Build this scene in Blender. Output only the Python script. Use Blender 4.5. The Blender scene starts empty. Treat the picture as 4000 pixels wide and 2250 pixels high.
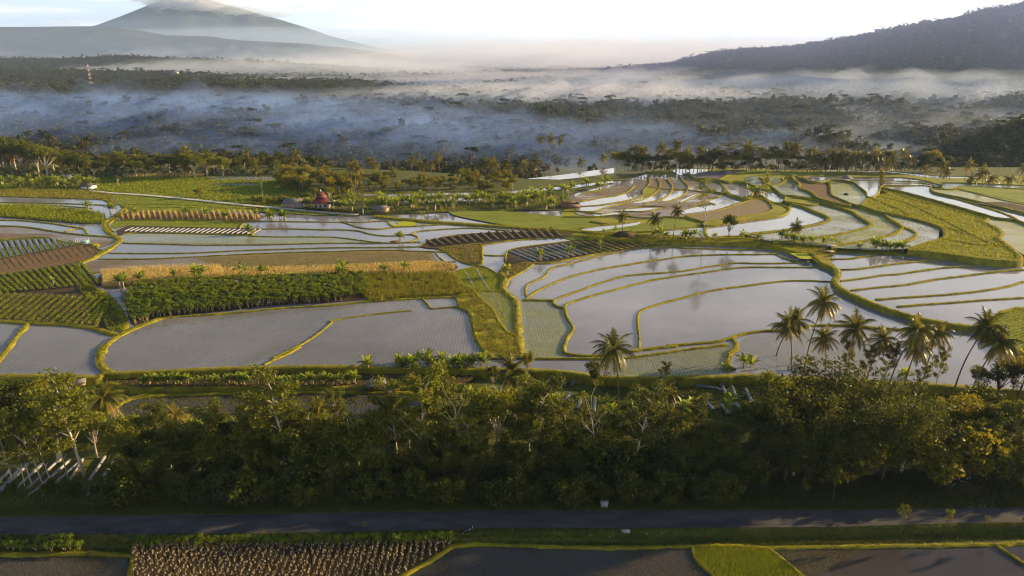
import bpy, math, random
import numpy as np
from mathutils import Vector, Matrix
rng = np.random.default_rng(7); random.seed(7)
S = bpy.context.scene
COL = S.collection
D2R = math.radians
H = 70.0; PITCH = D2R(18.8); FPX = 2667.0
CP, SP = math.cos(PITCH), math.sin(PITCH)
# regions of the photograph used while measuring: (x0, y0, scale)
REG = {'F': (0, 0, .644), 'Z1': (0, 0, 1.8114), 'Z2': (1300, 0, 1.8114), 'Z3': (2600, 0, 1.8114),
       'Z4': (0, 600, 1.8114), 'Z5': (1300, 600, 1.8114), 'Z6': (2600, 600, 1.8114),
       'B1': (0, 1350, 1.61), 'B2': (1300, 1350, 1.61), 'B3': (2600, 1350, 1.61),
       'W1': (2200, 640, 2.862), 'W3': (0, 660, 2.862), 'W4': (900, 660, 2.862)}
def gp(reg, pts, z):
    """measured outline -> points on the level z in the world"""
    x0, y0, s = REG[reg]
    p = np.array(pts, float)
    px, py = x0 + p[:, 0] / s, y0 + p[:, 1] / s
    u, v = (px - 2000) / FPX, (1125 - py) / FPX
    dy, dz = CP + v * SP, -SP + v * CP
    t = (z - H) / dz
    return np.stack([u * t, dy * t, np.full_like(t, z)], 1)
def g1(reg, x, y, z): return gp(reg, [(x, y)], z)[0]
def cr(P, closed=False, n=5):
    """Catmull-Rom through points"""
    P = np.asarray(P, float)
    if len(P) < 3 and not closed: return P
    Q = np.vstack([P[-1:], P, P[:2]]) if closed else np.vstack([2*P[:1]-P[1:2], P, 2*P[-1:]-P[-2:-1]])
    out = []
    m = len(P) if closed else len(P) - 1
    for i in range(m):
        a, b, c, d = Q[i], Q[i+1], Q[i+2], Q[i+3]
        for k in range(n):
            t = k / n
            out.append(.5*((2*b)+(-a+c)*t+(2*a-5*b+4*c-d)*t*t+(-a+3*b-3*c+d)*t**3))
    if not closed: out.append(P[-1])
    return np.array(out)
def resample(P, step):
    P = np.asarray(P, float)
    d = np.r_[0, np.cumsum(np.linalg.norm(np.diff(P, axis=0), axis=1))]
    n = max(2, int(d[-1] / step) + 1)
    t = np.linspace(0, d[-1], n)
    return np.stack([np.interp(t, d, P[:, k]) for k in range(3)], 1)
def inside(P, poly):
    x, y = P[:, 0], P[:, 1]
    c = np.zeros(len(P), bool)
    n = len(poly)
    for i in range(n):
        x1, y1 = poly[i][:2]; x2, y2 = poly[i-1][:2]
        if y1 == y2: continue
        m = ((y1 > y) != (y2 > y)) & (x < (x2-x1)*(y-y1)/(y2-y1)+x1)
        c ^= m
    return c
# ---------------------------------------------------------------- mesh collecting
class MB:
    def __init__(s): s.v = []; s.f = {3: [], 4: []}; s.m = {3: [], 4: []}; s.n = 0
    def add(s, V, Fc, mi=0):
        V = np.asarray(V, float); Fc = np.asarray(Fc, int)
        if len(Fc) == 0: return
        k = Fc.shape[1]
        s.v.append(V); s.f[k].append(Fc + s.n); s.m[k].append(np.full(len(Fc), mi)); s.n += len(V)
    def addmb(s, o, M=None):
        for_v = np.vstack(o.v)
        if M is not None: for_v = for_v @ M[0].T + M[1]
        for k in (3, 4):
            for a, m in zip(o.f[k], o.m[k]):
                s.f[k].append(a + s.n); s.m[k].append(m)
        s.v.append(for_v); s.n += len(for_v)
    def mesh(s, name, mats, smooth=False):
        me = bpy.data.meshes.new(name)
        V = np.vstack(s.v) if s.v else np.zeros((0, 3))
        fs = [np.vstack(s.f[k]) if s.f[k] else np.zeros((0, k), int) for k in (3, 4)]
        ms = np.concatenate([np.concatenate(s.m[k]) if s.m[k] else np.zeros(0, int) for k in (3, 4)])
        n3, n4 = len(fs[0]), len(fs[1])
        me.vertices.add(len(V)); me.vertices.foreach_set('co', V.astype(np.float32).ravel())
        me.loops.add(n3*3+n4*4)
        me.loops.foreach_set('vertex_index', np.concatenate([fs[0].ravel(), fs[1].ravel()]).astype(np.int32))
        me.polygons.add(n3+n4)
        st = np.concatenate([np.arange(n3)*3, n3*3+np.arange(n4)*4])
        me.polygons.foreach_set('loop_start', st.astype(np.int32))
        for m in (mats if isinstance(mats, (list, tuple)) else [mats]): me.materials.append(m)
        me.polygons.foreach_set('material_index', ms.astype(np.int32))
        if smooth: me.polygons.foreach_set('use_smooth', np.ones(n3+n4, bool))
        me.update(calc_edges=True); me.validate()
        return me
    def build(s, name, mats, parent=None, smooth=False, **tags):
        return put(name, s.mesh(name, mats, smooth), parent, **tags)
def put(name, data, parent=None, loc=None, rot=None, scale=None, **tags):
    o = bpy.data.objects.new(name, data); COL.objects.link(o)
    if parent is not None: o.parent = parent
    if loc is not None: o.location = loc
    if rot is not None: o.rotation_euler = rot
    if scale is not None: o.scale = scale
    for k, v in tags.items():
        if v: o[k] = v
    return o
def rot_z(a): c, s = math.cos(a), math.sin(a); return np.array([[c, -s, 0], [s, c, 0], [0, 0, 1.]])
def rand_dirs(n, r=rng):
    v = r.normal(size=(n, 3)); return v / np.linalg.norm(v, axis=1)[:, None]
def leaf_quads(mb, P, size, flat=.5, mi=0, r=rng, aspect=.55):
    """one small rhombic leaf (or leaf clump) per point; flat 1 = lying, 0 = any way"""
    n = len(P)
    if n == 0: return
    nrm = rand_dirs(n, r)*(1-flat) + np.array([0, 0, 1.])*flat + rand_dirs(n, r)*.25
    nrm /= np.linalg.norm(nrm, axis=1)[:, None]
    a = np.cross(nrm, rand_dirs(n, r)); a /= np.linalg.norm(a, axis=1)[:, None]+1e-9
    b = np.cross(nrm, a)
    sz = (np.asarray(size)*(.6+.8*r.random(n)))[:, None]
    A, B = a*sz, b*sz*aspect
    V = np.stack([P-A, P-B*.9+A*.1, P+A, P+B], 1).reshape(-1, 3)
    mb.add(V, np.arange(n*4).reshape(n, 4), mi)
def blades(mb, P, h, w, lean=.35, mi=0, r=rng):
    """upright grass blades, one triangle each"""
    n = len(P)
    if n == 0: return
    a = r.random(n)*2*math.pi
    side = np.stack([np.cos(a), np.sin(a), 0*a], 1)*(np.asarray(w)*(.6+.8*r.random(n)))[:, None]
    tip = np.stack([r.normal(size=n)*lean, r.normal(size=n)*lean, np.ones(n)], 1)*(np.asarray(h)*(.55+.9*r.random(n)))[:, None]
    V = np.stack([P-side, P+side, P+tip], 1).reshape(-1, 3)
    mb.add(V, np.arange(n*3).reshape(n, 3), mi)
def tube(mb, P, R, sides=6, mi=0):
    P = np.asarray(P, float); n = len(P); R = np.broadcast_to(np.asarray(R, float), (n,))
    T = np.gradient(P, axis=0); T /= np.linalg.norm(T, axis=1)[:, None]+1e-9
    up = np.array([0, 0, 1.]) if abs(T[:, 2]).mean() < .8 else np.array([1., 0, 0])
    A = np.cross(T, up); A /= np.linalg.norm(A, axis=1)[:, None]+1e-9
    B = np.cross(T, A)
    th = np.arange(sides)/sides*2*math.pi
    V = P[:, None]+(A[:, None]*np.cos(th)[None, :, None]+B[:, None]*np.sin(th)[None, :, None])*R[:, None, None]
    i = np.arange(n-1)[:, None]*sides; j = np.arange(sides)[None]; k = (j+1) % sides
    Fc = np.stack([i+j, i+k, i+sides+k, i+sides+j], -1).reshape(-1, 4)
    mb.add(V.reshape(-1, 3), Fc, mi)
def box(mb, c, s, rz=0, mi=0, taper=1.0):
    x, y, z = np.array(s)/2
    V = np.array([[sx*x*(taper if sz > 0 else 1), sy*y*(taper if sz > 0 else 1), sz*z] for sz in (-1, 1) for sx, sy in ((-1, -1), (1, -1), (1, 1), (-1, 1))])
    V = V @ rot_z(rz).T + np.array(c)
    mb.add(V, [[3, 2, 1, 0], [4, 5, 6, 7], [0, 1, 5, 4], [1, 2, 6, 5], [2, 3, 7, 6], [3, 0, 4, 7]], mi)
def bar(mb, a, b, r, sides=4, mi=0): tube(mb, [a, b], [r, r], sides, mi)
def noise2(x, y, s, seed=0):
    """cheap smooth noise from a few rotated sines"""
    o = np.zeros_like(np.asarray(x, float)); q = np.random.default_rng(seed)
    for k in range(7):
        a = q.random()*6.28; f = (.6+q.random()*1.6)/s; p = q.random()*6.28
        o = o+np.sin((x*math.cos(a)+y*math.sin(a))*f*2*math.pi+p)
    return o/4
# ---------------------------------------------------------------- materials
class NT:
    def __init__(s, name):
        s.m = bpy.data.materials.new(name); s.m.use_nodes = True; s.t = s.m.node_tree; s.t.nodes.clear()
        s.out = s.t.nodes.new('ShaderNodeOutputMaterial')
    def n(s, typ, **kw):
        nd = s.t.nodes.new('ShaderNode'+typ)
        for k, v in kw.items():
            if k.startswith('_'): setattr(nd, k[1:], v)
            else:
                key = int(k[1:]) if k[0] == 'i' and k[1:].isdigit() else k
                if isinstance(v, bpy.types.NodeSocket): s.t.links.new(v, nd.inputs[key])
                else: nd.inputs[key].default_value = v
        return nd
    def link(s, a, b): s.t.links.new(a, b)
def c4(c): return (c[0], c[1], c[2], 1)
def ramp(t, fac, stops):
    r = t.n('ValToRGB', i0=fac); e = r.color_ramp.elements
    while len(e) < len(stops): e.new(.5)
    for k, (p, c) in enumerate(stops): e[k].position = p; e[k].color = c4(c) if not np.isscalar(c) else (c, c, c, 1)
    return r.outputs[0]
def wnoise(t, scale, vec=(1, 1, 1), detail=4, rough=.6):
    tc = t.n('TexCoord'); mp = t.n('Mapping', i0=tc.outputs['Object']); mp.inputs['Scale'].default_value = vec
    return t.n('TexNoise', i0=mp.outputs[0], Scale=scale, Detail=detail, Roughness=rough).outputs[0]
def m_soil(name, c1, c2, scale=.25, rough=.9, bump=.4, vec=(1, 1, 1), spec=.2, bd=.3):
    t = NT(name)
    col = ramp(t, wnoise(t, scale, vec, 8, .7), [(.33, c1), (.67, c2)])
    b = t.n('Bump', Strength=bump, Distance=bd, Height=wnoise(t, scale*6, vec, 6, .7))
    p = t.n('BsdfPrincipled', Roughness=rough, Normal=b.outputs[0]); t.link(col, p.inputs['Base Color'])
    p.inputs['Specular IOR Level'].default_value = spec
    t.link(p.outputs[0], t.out.inputs[0]); return t.m
def m_plain(name, c, rough=.7, metal=0., var=.15, scale=1.5):
    t = NT(name)
    col = ramp(t, wnoise(t, scale, (1, 1, 1), 5), [(.3, [k*(1-var) for k in c]), (.7, [min(1, k*(1+var)) for k in c])])
    p = t.n('BsdfPrincipled', Roughness=rough, Metallic=metal); t.link(col, p.inputs['Base Color'])
    t.link(p.outputs[0], t.out.inputs[0]); return t.m
def m_leaf(name, c1, c2, trans=.35, rough=.55, world=0.0):
    """leaf colour varies from leaf to leaf and plant to plant; thin enough to let light through"""
    t = NT(name)
    ge = t.n('NewGeometry'); oi = t.n('ObjectInfo')
    f = t.n('Math', i0=ge.outputs['Random Per Island'], i1=.55); f.operation = 'MULTIPLY'
    g = t.n('Math', i0=oi.outputs['Random'], i1=.45); g.operation = 'MULTIPLY'
    s = t.n('Math', i0=f.outputs[0], i1=g.outputs[0]); s.operation = 'ADD'
    fac = s.outputs[0]
    if world:
        w = wnoise(t, world, (1, 1, 1), 4); mm = t.n('Mix', i0=.6, i2=fac, i3=w); fac = mm.outputs[0]
    col = ramp(t, fac, [(.1, c1), (.9, c2)])
    p = t.n('BsdfPrincipled', Roughness=rough); t.link(col, p.inputs['Base Color']); p.inputs['Specular IOR Level'].default_value = .15
    tc = t.n('Mix', _data_type='RGBA', i0=1.0, i6=col, i7=(1.5, 1.35, .5, 1)); tc.blend_type = 'MULTIPLY'
    tr = t.n('BsdfTranslucent', Color=tc.outputs[2])
    mx = t.n('MixShader', i0=trans, i1=p.outputs[0], i2=tr.outputs[0])
    t.link(mx.outputs[0], t.out.inputs[0]); return t.m
def m_water(name, mud, algae, amount=.5, rough=.04, vec=(.35, 1, 1), scale=.06, bump=.0, soft=.12):
    """shallow silty paddy water; amount of it covered by mud or algae that breaks the surface"""
    t = NT(name)
    n1 = wnoise(t, scale, vec, 9, .68); n2 = wnoise(t, scale*9, (1, 1, 1), 6, .75)
    n = t.n('Mix', i0=.3, i2=n1, i3=n2).outputs[0]
    e = .5+(.5-amount)*.5
    f = ramp(t, n, [(max(0, e-soft/2), 0.), (min(1, e+soft/2), 1.)])
    mudc = ramp(t, wnoise(t, .03, (1, 1, 1), 5), [(.3, [k*.72 for k in mud]), (.7, [k*1.25 for k in mud])])
    bp = t.n('Bump', Strength=bump, Distance=.02, Height=wnoise(t, 2.5, (1, 1, 1), 3))
    rr_ = ramp(t, wnoise(t, .035, (.5, 1, 1), 5), [(.38, rough*.6), (.62, min(.3, rough*2.4))])
    w = t.n('BsdfPrincipled', Roughness=rr_, IOR=1.33, Normal=bp.outputs[0]); t.link(mudc, w.inputs['Base Color'])
    w.inputs['Specular IOR Level'].default_value = .5
    alc = ramp(t, n2, [(.35, [k*.6 for k in algae]), (.65, [k*1.25 for k in algae])])
    g = t.n('BsdfPrincipled', Roughness=.7); t.link(alc, g.inputs['Base Color'])
    mx = t.n('MixShader', i1=w.outputs[0], i2=g.outputs[0]); t.link(f, mx.inputs[0])
    t.link(mx.outputs[0], t.out.inputs[0]); return t.m
M = {}
M['water'] = m_water('paddy_water', (.22, .21, .22), (.15, .14, .06), .12, scale=.05)
M['water_near'] = m_water('near_paddy_water', (.21, .205, .225), (.13, .11, .05), .0, rough=.06, bump=.15)
M['water_dark'] = m_water('pond_water', (.045, .04, .035), (.04, .035, .015), .05, rough=.05, bump=.2)
M['water_front'] = m_water('front_paddy_water', (.06, .05, .045), (.05, .04, .02), .1, rough=.06, bump=.2)
M['water_bright'] = m_water('open_water', (.26, .25, .24), (.2, .18, .1), .12, rough=.05)
M['paddy_pale'] = m_water('pale_green_paddy', (.21, .22, .18), (.23, .24, .05), .42, rough=.12, soft=.3)
M['paddy_green'] = m_water('green_paddy', (.21, .21, .13), (.25, .25, .03), .62, rough=.15, soft=.3)
M['paddy_mud'] = m_water('muddy_paddy', (.22, .19, .16), (.17, .115, .045), .62, rough=.1, soft=.18)
M['mud'] = m_water('brown_wet_mud', (.17, .13, .09), (.22, .15, .04), .82, rough=.2, soft=.2)
M['rice'] = m_soil('young_rice_sheet', (.12, .16, .01), (.24, .25, .018), .12, vec=(.5, 1, 1))
M['rice_gold'] = m_soil('golden_rice_sheet', (.16, .17, .01), (.31, .28, .018), .1)
M['nursery'] = m_soil('rice_nursery', (.33, .36, .01), (.42, .42, .015), .5)
M['dirt'] = m_soil('brown_soil', (.12, .07, .03), (.2, .12, .05), .3)
M['dark_dirt'] = m_soil('dark_soil', (.05, .032, .016), (.09, .058, .026), .4)
M['purple'] = m_soil('ploughed_wet_soil', (.12, .095, .12), (.18, .14, .16), .2, rough=.5)
M['bank'] = m_soil('grassy_earth_bank', (.13, .11, .012), (.33, .29, .015), .35, bump=.8)
M['turf'] = m_soil('turf', (.07, .085, .012), (.13, .13, .02), .3, bump=.8)
M['ground'] = m_soil('valley_ground', (.06, .075, .015), (.2, .18, .035), .02, bump=.3)
M['asphalt'] = m_soil('asphalt', (.033, .03, .033), (.092, .084, .084), .45, rough=.75, bump=.3, vec=(.3, 1, 1))
M['lane'] = m_soil('concrete_lane', (.5, .46, .42), (.6, .56, .5), .4, rough=.8)
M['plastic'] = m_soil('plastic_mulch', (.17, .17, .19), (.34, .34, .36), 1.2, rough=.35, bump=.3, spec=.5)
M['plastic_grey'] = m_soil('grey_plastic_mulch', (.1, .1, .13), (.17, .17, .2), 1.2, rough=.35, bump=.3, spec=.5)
M['bark'] = m_soil('pale_bark', (.34, .28, .19), (.54, .46, .33), 3, vec=(1, 1, .3))
M['bark_dark'] = m_soil('brown_bark', (.09, .065, .04), (.17, .13, .08), 3, vec=(1, 1, .3))
M['palm_bark'] = m_soil('palm_bark', (.17, .13, .09), (.3, .24, .17), 2.5, vec=(.3, .3, 2))
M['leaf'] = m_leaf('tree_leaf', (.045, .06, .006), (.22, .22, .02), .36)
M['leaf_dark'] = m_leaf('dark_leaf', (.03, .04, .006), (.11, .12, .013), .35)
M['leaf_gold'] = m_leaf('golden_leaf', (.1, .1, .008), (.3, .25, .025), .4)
M['leaf_far'] = m_leaf('far_leaf', (.02, .03, .01), (.12, .11, .025), .25)
M['palm'] = m_leaf('palm_leaf', (.07, .08, .01), (.23, .2, .035), .35, .35)
M['palm_dry'] = m_leaf('dry_palm_leaf', (.2, .13, .05), (.32, .22, .09), .3)
M['banana'] = m_leaf('banana_leaf', (.13, .19, .02), (.3, .34, .05), .45, .4)
M['cassava'] = m_leaf('cassava_leaf', (.06, .11, .007), (.21, .25, .018), .35)
M['stem'] = m_soil('crop_stem', (.32, .26, .12), (.5, .42, .22), 3)
M['corn'] = m_leaf('dry_corn', (.34, .26, .09), (.6, .47, .2), .35)
M['corn_shaded'] = m_leaf('shaded_corn_leaf', (.07, .055, .02), (.2, .15, .065), .3)  # dry corn leaf darkened, shade of the front field put into its colour
M['corn_pale'] = m_leaf('pale_corn_husk', (.5, .43, .33), (.75, .66, .52), .3)
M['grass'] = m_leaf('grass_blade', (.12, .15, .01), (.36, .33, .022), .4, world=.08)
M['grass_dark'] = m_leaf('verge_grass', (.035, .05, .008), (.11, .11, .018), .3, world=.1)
M['rice_blade'] = m_leaf('rice_blade', (.1, .15, .008), (.24, .26, .015), .4)
M['seedling'] = m_leaf('seedling', (.16, .16, .04), (.28, .25, .08), .3)
M['scrub'] = m_leaf('scrub_leaf', (.1, .125, .01), (.27, .24, .03), .35, world=.1)
M['roof_red'] = m_plain('red_roof_tile', (.12, .022, .015), .6)
M['roof_grey'] = m_plain('weathered_roof', (.16, .14, .13), .8)
M['roof_pale'] = m_plain('pale_roof_sheet', (.17, .15, .13), .6)
M['wall_pale'] = m_plain('whitewashed_wall', (.36, .33, .29), .85)
M['wall_brick'] = m_plain('brick_wall', (.2, .11, .07), .85)
M['wood'] = m_plain('bamboo_post', (.3, .22, .12), .8)
M['yellow'] = m_plain('yellow_post', (.5, .4, .13), .7)
M['red'] = m_plain('red_paint', (.3, .06, .04), .5)
M['white'] = m_plain('white_paint', (.75, .73, .7), .5)
M['black'] = m_plain('black_rubber', (.02, .02, .022), .6)
M['metal'] = m_plain('metal', (.25, .25, .27), .35, .8)
M['teal'] = m_plain('turquoise_sheet', (.25, .55, .5), .5)
M['concrete'] = m_plain('concrete', (.28, .26, .25), .9)
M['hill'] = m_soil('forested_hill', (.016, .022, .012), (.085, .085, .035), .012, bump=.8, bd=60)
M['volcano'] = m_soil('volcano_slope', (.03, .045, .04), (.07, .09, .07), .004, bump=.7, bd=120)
# ---------------------------------------------------------------- terrain
XB = math.tan(D2R(18.8))
def elev(yF): return math.tan(math.atan((724.5-yF)/1718.)-PITCH)      # slope of the sight line, centre column
def crest(xs, ys, D):
    """ridge: measured skyline -> height over azimuth for a ridge at distance D"""
    xs = np.array(xs, float); ys = np.array(ys, float)
    p = gp('F', np.stack([xs, ys], 1), 0) if False else None
    u, v = (xs-1288)/1718., (724.5-ys)/1718.
    dy, dz = CP+v*SP, -SP+v*CP
    return u/dy, H+dz/dy*D
RIDGES = []   # (azimuths, heights, distance, half width near, half width far)
def ridge(pts, D, wn, wf=None):
    a, h = crest([p[0] for p in pts], [p[1] for p in pts], D); RIDGES.append((a, h, D, wn, wf or wn))
TREE_H = 11
ridge([(-900, 260), (0, 222), (300, 215), (500, 208), (700, 212), (900, 216), (1060, 238), (1160, 262), (1300, 300)], 1650, 330, 500)
ridge([(-900, 200), (0, 176), (250, 181), (420, 183), (560, 192), (700, 200), (900, 205), (1050, 215), (1300, 240)], 2500, 260, 300)
ridge([(-900, 160), (0, 149), (150, 150), (300, 142), (450, 148), (650, 156), (800, 166), (1000, 182), (1200, 196)], 3500, 350, 500)
ridge([(-900, 60), (-200, 68), (0, 67), (120, 66), (240, 65), (330, 72), (420, 88), (520, 90), (600, 100), (750, 108), (880, 120), (1000, 136), (1120, 160)], 5600, 900, 900)
ridge([(1100, 326), (1160, 306), (1300, 286), (1450, 288), (1500, 294), (1600, 322), (1750, 340)], 980, 120, 150)
ridge([(1500, 316), (1600, 294), (1700, 272), (1850, 276), (1950, 262), (2100, 266), (2250, 276), (2350, 300), (2500, 318)], 1080, 140, 160)
ridge([(900, 215), (1060, 200), (1250, 186), (1400, 182), (1500, 178), (1600, 168), (1660, 163), (1750, 158), (1850, 163), (1950, 176), (2200, 205)], 3000, 350, 500)
ridge([(1450, 225), (1600, 222), (1800, 205), (1950, 196), (2150, 188), (2400, 170), (2700, 140)], 2100, 260, 500)
ridge([(1500, 230), (1640, 185), (1720, 152), (1800, 134), (1900, 124), (1980, 121), (2080, 106), (2150, 95), (2250, 72), (2320, 60), (2400, 48), (2440, 36), (2480, 25), (2560, 14), (2620, -10), (2900, -85), (3300, -190), (3800, -280), (4600, -330), (6000, -300)], 2700, 560, 1500)
ridge([(2330, 290), (2480, 262), (2600, 240), (2800, 215), (3200, 200)], 1250, 150, 300)
ridge([(2200, 420), (2420, 385), (2480, 350), (2530, 322), (2600, 300), (2750, 280), (3000, 270)], 620, 60, 120)
VOLC = dict(D=9500)
va, vh = crest([-300, 0, 150, 245, 300, 350, 400, 440, 500, 560, 600, 640, 700, 760, 830, 900, 1000, 1080], [130, 110, 90, 62, 42, 22, 2, -20, -8, 10, 20, 32, 48, 66, 90, 108, 130, 150], 9500)
def plateau_edge(x):
    """how far the terrace plateau reaches, by side"""
    return np.interp(x, [-400, -250, -160, -60, 20, 90, 150, 220, 320, 500], [470, 450, 450, 425, 392, 400, 432, 440, 440, 440])
def ground_z(x, y):
    x = np.asarray(x, float); y = np.asarray(y, float)
    rlo = np.interp(x, [-70, -20, 20, 70], [87.3, 88.2, 89.2, 90.5]); rhi = rlo+4.3
    near = np.where(y < rlo-.6, np.maximum(-1.25, -(rlo-.6-y)*.9), 0)
    near = np.where(y > rhi+.8, np.maximum(-.7, -(y-rhi-.8)*.06), near)
    pl = np.clip((y-158)/8, 0, 1)
    near = near*(1-pl)+.7*pl
    pe = plateau_edge(x)
    rear = np.clip((y-pe)/90, 0, 1); rear = rear*rear*(3-2*rear)
    val = -25+(8*noise2(x, y, 420, 3)+5*noise2(x, y, 190, 4))*np.clip((y-520)/300, 0, 1)
    val = val+np.clip((y-1500)/8000, 0, 1)*25
    base = near*(1-rear)+val*rear
    az = x/np.maximum(y, 1)
    for a, h, D, wn, wf in RIDGES:
        hh = np.interp(az, a, h)-TREE_H*(.8 if D < 4000 else .2)
        amp = np.clip(hh-(-25), 0, None)
        ed = np.clip((az-a[0])/.06, 0, 1)*np.clip((a[-1]-az)/.06+ (1 if a[-1] > 1.5 else 0), 0, 1)
        t = (y-D); w = np.where(t < 0, wn, wf)
        prof = np.exp(-(np.abs(t)/w)**1.7*1.0)
        rough = 1+.10*noise2(x, y, w.mean()*.9, int(D))*np.clip(np.abs(t)/w, 0, 1)
        base = np.maximum(base, -25+amp*prof*ed*rough) if D > 500 else base
    hh = np.interp(az, va, vh); t = (y-VOLC['D']); prof = np.exp(-(np.abs(t)/2100.)**1.35)
    gul = 1+.12*noise2(az*3000, y*.12, 260, 9)*np.clip(-t/900, 0, 1)
    base = np.maximum(base, -25+(hh+25)*prof*gul)
    return base
cols = np.concatenate([np.linspace(-2.4, -.95, 40)[:-1], np.linspace(-.95, .95, 381), np.linspace(.95, 2.6, 60)[1:]])
ys = np.concatenate([np.linspace(-60, 78, 15)[:-1], np.arange(78, 100, .5), np.arange(100, 170, 1.5), 170*np.exp(np.linspace(0, math.log(11800/170.), 430))])
X = cols[None, :]*(ys[:, None]*.985+40); Y = np.repeat(ys[:, None], len(cols), 1)
Z = ground_z(X, Y)
mb = MB(); ny, nx = X.shape
i = np.arange(ny-1)[:, None]*nx; j = np.arange(nx-1)[None]
Fq = np.stack([i+j, i+j+1, i+nx+j+1, i+nx+j], -1).reshape(-1, 4)
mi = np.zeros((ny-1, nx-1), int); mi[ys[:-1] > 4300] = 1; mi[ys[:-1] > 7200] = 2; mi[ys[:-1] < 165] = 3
mb.v.append(np.stack([X, Y, Z], -1).reshape(-1, 3)); mb.n = X.size; mb.f[4].append(Fq); mb.m[4].append(mi.ravel())
mb.build('ground', [M['ground'], M['hill'], M['volcano'], M['turf']], smooth=True, kind='structure')
# ---------------------------------------------------------------- sheets and bunds
from mathutils.geometry import tessellate_polygon
def flat_mesh(name, P):
    P = np.asarray(P, float); me = bpy.data.meshes.new(name)
    keep = [i for i in range(len(P)) if np.linalg.norm(P[i]-P[i-1]) > 1e-4]; P = P[keep]
    c = P[:, :2].mean(0); T = tessellate_polygon([[Vector((p[0]-c[0], p[1]-c[1], 0)) for p in P]])
    F_ = []
    for a, b, d in T:
        cr_ = (P[b][0]-P[a][0])*(P[d][1]-P[a][1])-(P[b][1]-P[a][1])*(P[d][0]-P[a][0])
        if abs(cr_) < 1e-6: continue
        F_.append((a, b, d) if cr_ > 0 else (a, d, b))
    me.from_pydata([tuple(p) for p in P], [], F_); me.update()
    sh = abs(sum(P[i-1][0]*P[i][1]-P[i][0]*P[i-1][1] for i in range(len(P))))/2; ar = sum(p.area for p in me.polygons)
    if abs(ar-sh) > .01*sh: print('SELF-CROSSING', name, round(P[:, 0].mean()), round(P[:, 1].mean()), ar, sh)
    return me
EPS = [0]
def sheet(name, reg, pts, z, mat, smooth=True, extra=None):
    EPS[0] += 1
    P = gp(reg, pts, z)
    if extra is not None: P = np.vstack([P, extra])
    W = cr(P, True, 5) if smooth else P
    W[:, 2] = z+.0035*(EPS[0] % 12)
    me = flat_mesh(name, W); me.materials.append(M[mat])
    put(name, me, kind='structure')
    return W
GRASS = MB(); GRASSD = MB(); VERGE = MB(); BUND = MB(); BUNDS_W = []
def bund(reg, pts, z, w=.9, h=.35, drop=1.2, tuft=1.0, world=None, smooth=True, th=.45):
    P = gp(reg, pts, z+h*.5) if world is None else np.asarray(world, float)
    w = w*(.78 if w < 1.15 else .95)
    if world is None and z > 1.8: drop = max(drop, z-.9)
    P = cr(P, False, 5) if smooth else P
    step = max(.5, min(2.0, np.linalg.norm(P[0])/250))
    P = resample(P, step); n = len(P)
    if n < 3: return P
    T = np.gradient(P, axis=0); T[:, 2] = 0; T /= np.linalg.norm(T, axis=1)[:, None]+1e-9
    N = np.stack([T[:, 1], -T[:, 0], 0*T[:, 0]], 1)
    prof = [(-.75, -drop), (-.6, -.02), (-.42, h*.75), (0, h), (.42, h*.75), (.6, -.02), (.75, -drop)]
    V = []
    zz = z if world is None else P[:, 2]
    wn = np.clip(1+.4*noise2(P[:, 0], P[:, 1], 7, 5)+.2*noise2(P[:, 0], P[:, 1], 2.5, 6), .55, 1.8)
    for a, b in prof:
        jt = rng.normal(size=n)*.05*w; q = P+N*((a*w*wn)+jt)[:, None]; q[:, 2] = zz+b+(rng.normal(size=n)*.05*(1 if b > 0 else 0)); V.append(q)
    V = np.stack(V, 1).reshape(-1, 3); k = len(prof)
    i = np.arange(n-1)[:, None]*k; j = np.arange(k-1)[None]
    BUND.add(V, np.stack([i+j, i+j+1, i+k+j+1, i+k+j], -1).reshape(-1, 4))
    if tuft > 0:
        L = step*n; dist = np.linalg.norm(P.mean(0)-[0, 0, H])
        sz = max(1., dist/190)
        m = int(L*w*55*tuft/sz**1.6)
        ii = rng.integers(0, n-1, m); t = rng.random(m)[:, None]
        Q = P[ii]*(1-t)+P[ii+1]*t+N[ii]*((rng.random(m)-.5)*1.25*w)[:, None]
        Q[:, 2] = z+h*.55 if world is None else Q[:, 2]+h*.5
        g = (.6+.6*np.clip(noise2(Q[:, 0], Q[:, 1], 5, 8)+.5, 0, 1.5))
        blades(GRASS, Q, th*.5*g*sz**.5, .045*sz, .5)
    return P
def scatter(reg, pts, z, dens, fn, world=None, smooth=True):
    """random points on an area (per m2)"""
    W = (cr(gp(reg, pts, z), True, 4) if smooth else gp(reg, pts, z)) if world is None else world
    lo, hi = W[:, :2].min(0), W[:, :2].max(0)
    n = int((hi-lo).prod()*dens); 
    P = lo+rng.random((n, 2))*(hi-lo); P = np.c_[P, np.full(n, z)]
    P = P[inside(P, W)]
    fn(P); return P
def rows(W, z, dx, dy, ang=0., jit=.15):
    c = W[:, :2].mean(0); R = rot_z(ang)[:2, :2]
    Q = (W[:, :2]-c) @ R
    lo, hi = Q.min(0), Q.max(0)
    gx, gy = np.meshgrid(np.arange(lo[0], hi[0], dx), np.arange(lo[1], hi[1], dy))
    P = np.stack([gx.ravel(), gy.ravel()], 1)+rng.normal(size=(gx.size, 2))*[dx*jit, dy*jit]
    P = P @ R.T+c; P = np.c_[P, np.full(len(P), z)]
    return P[inside(P, W)]
L0 = 1.0
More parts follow.
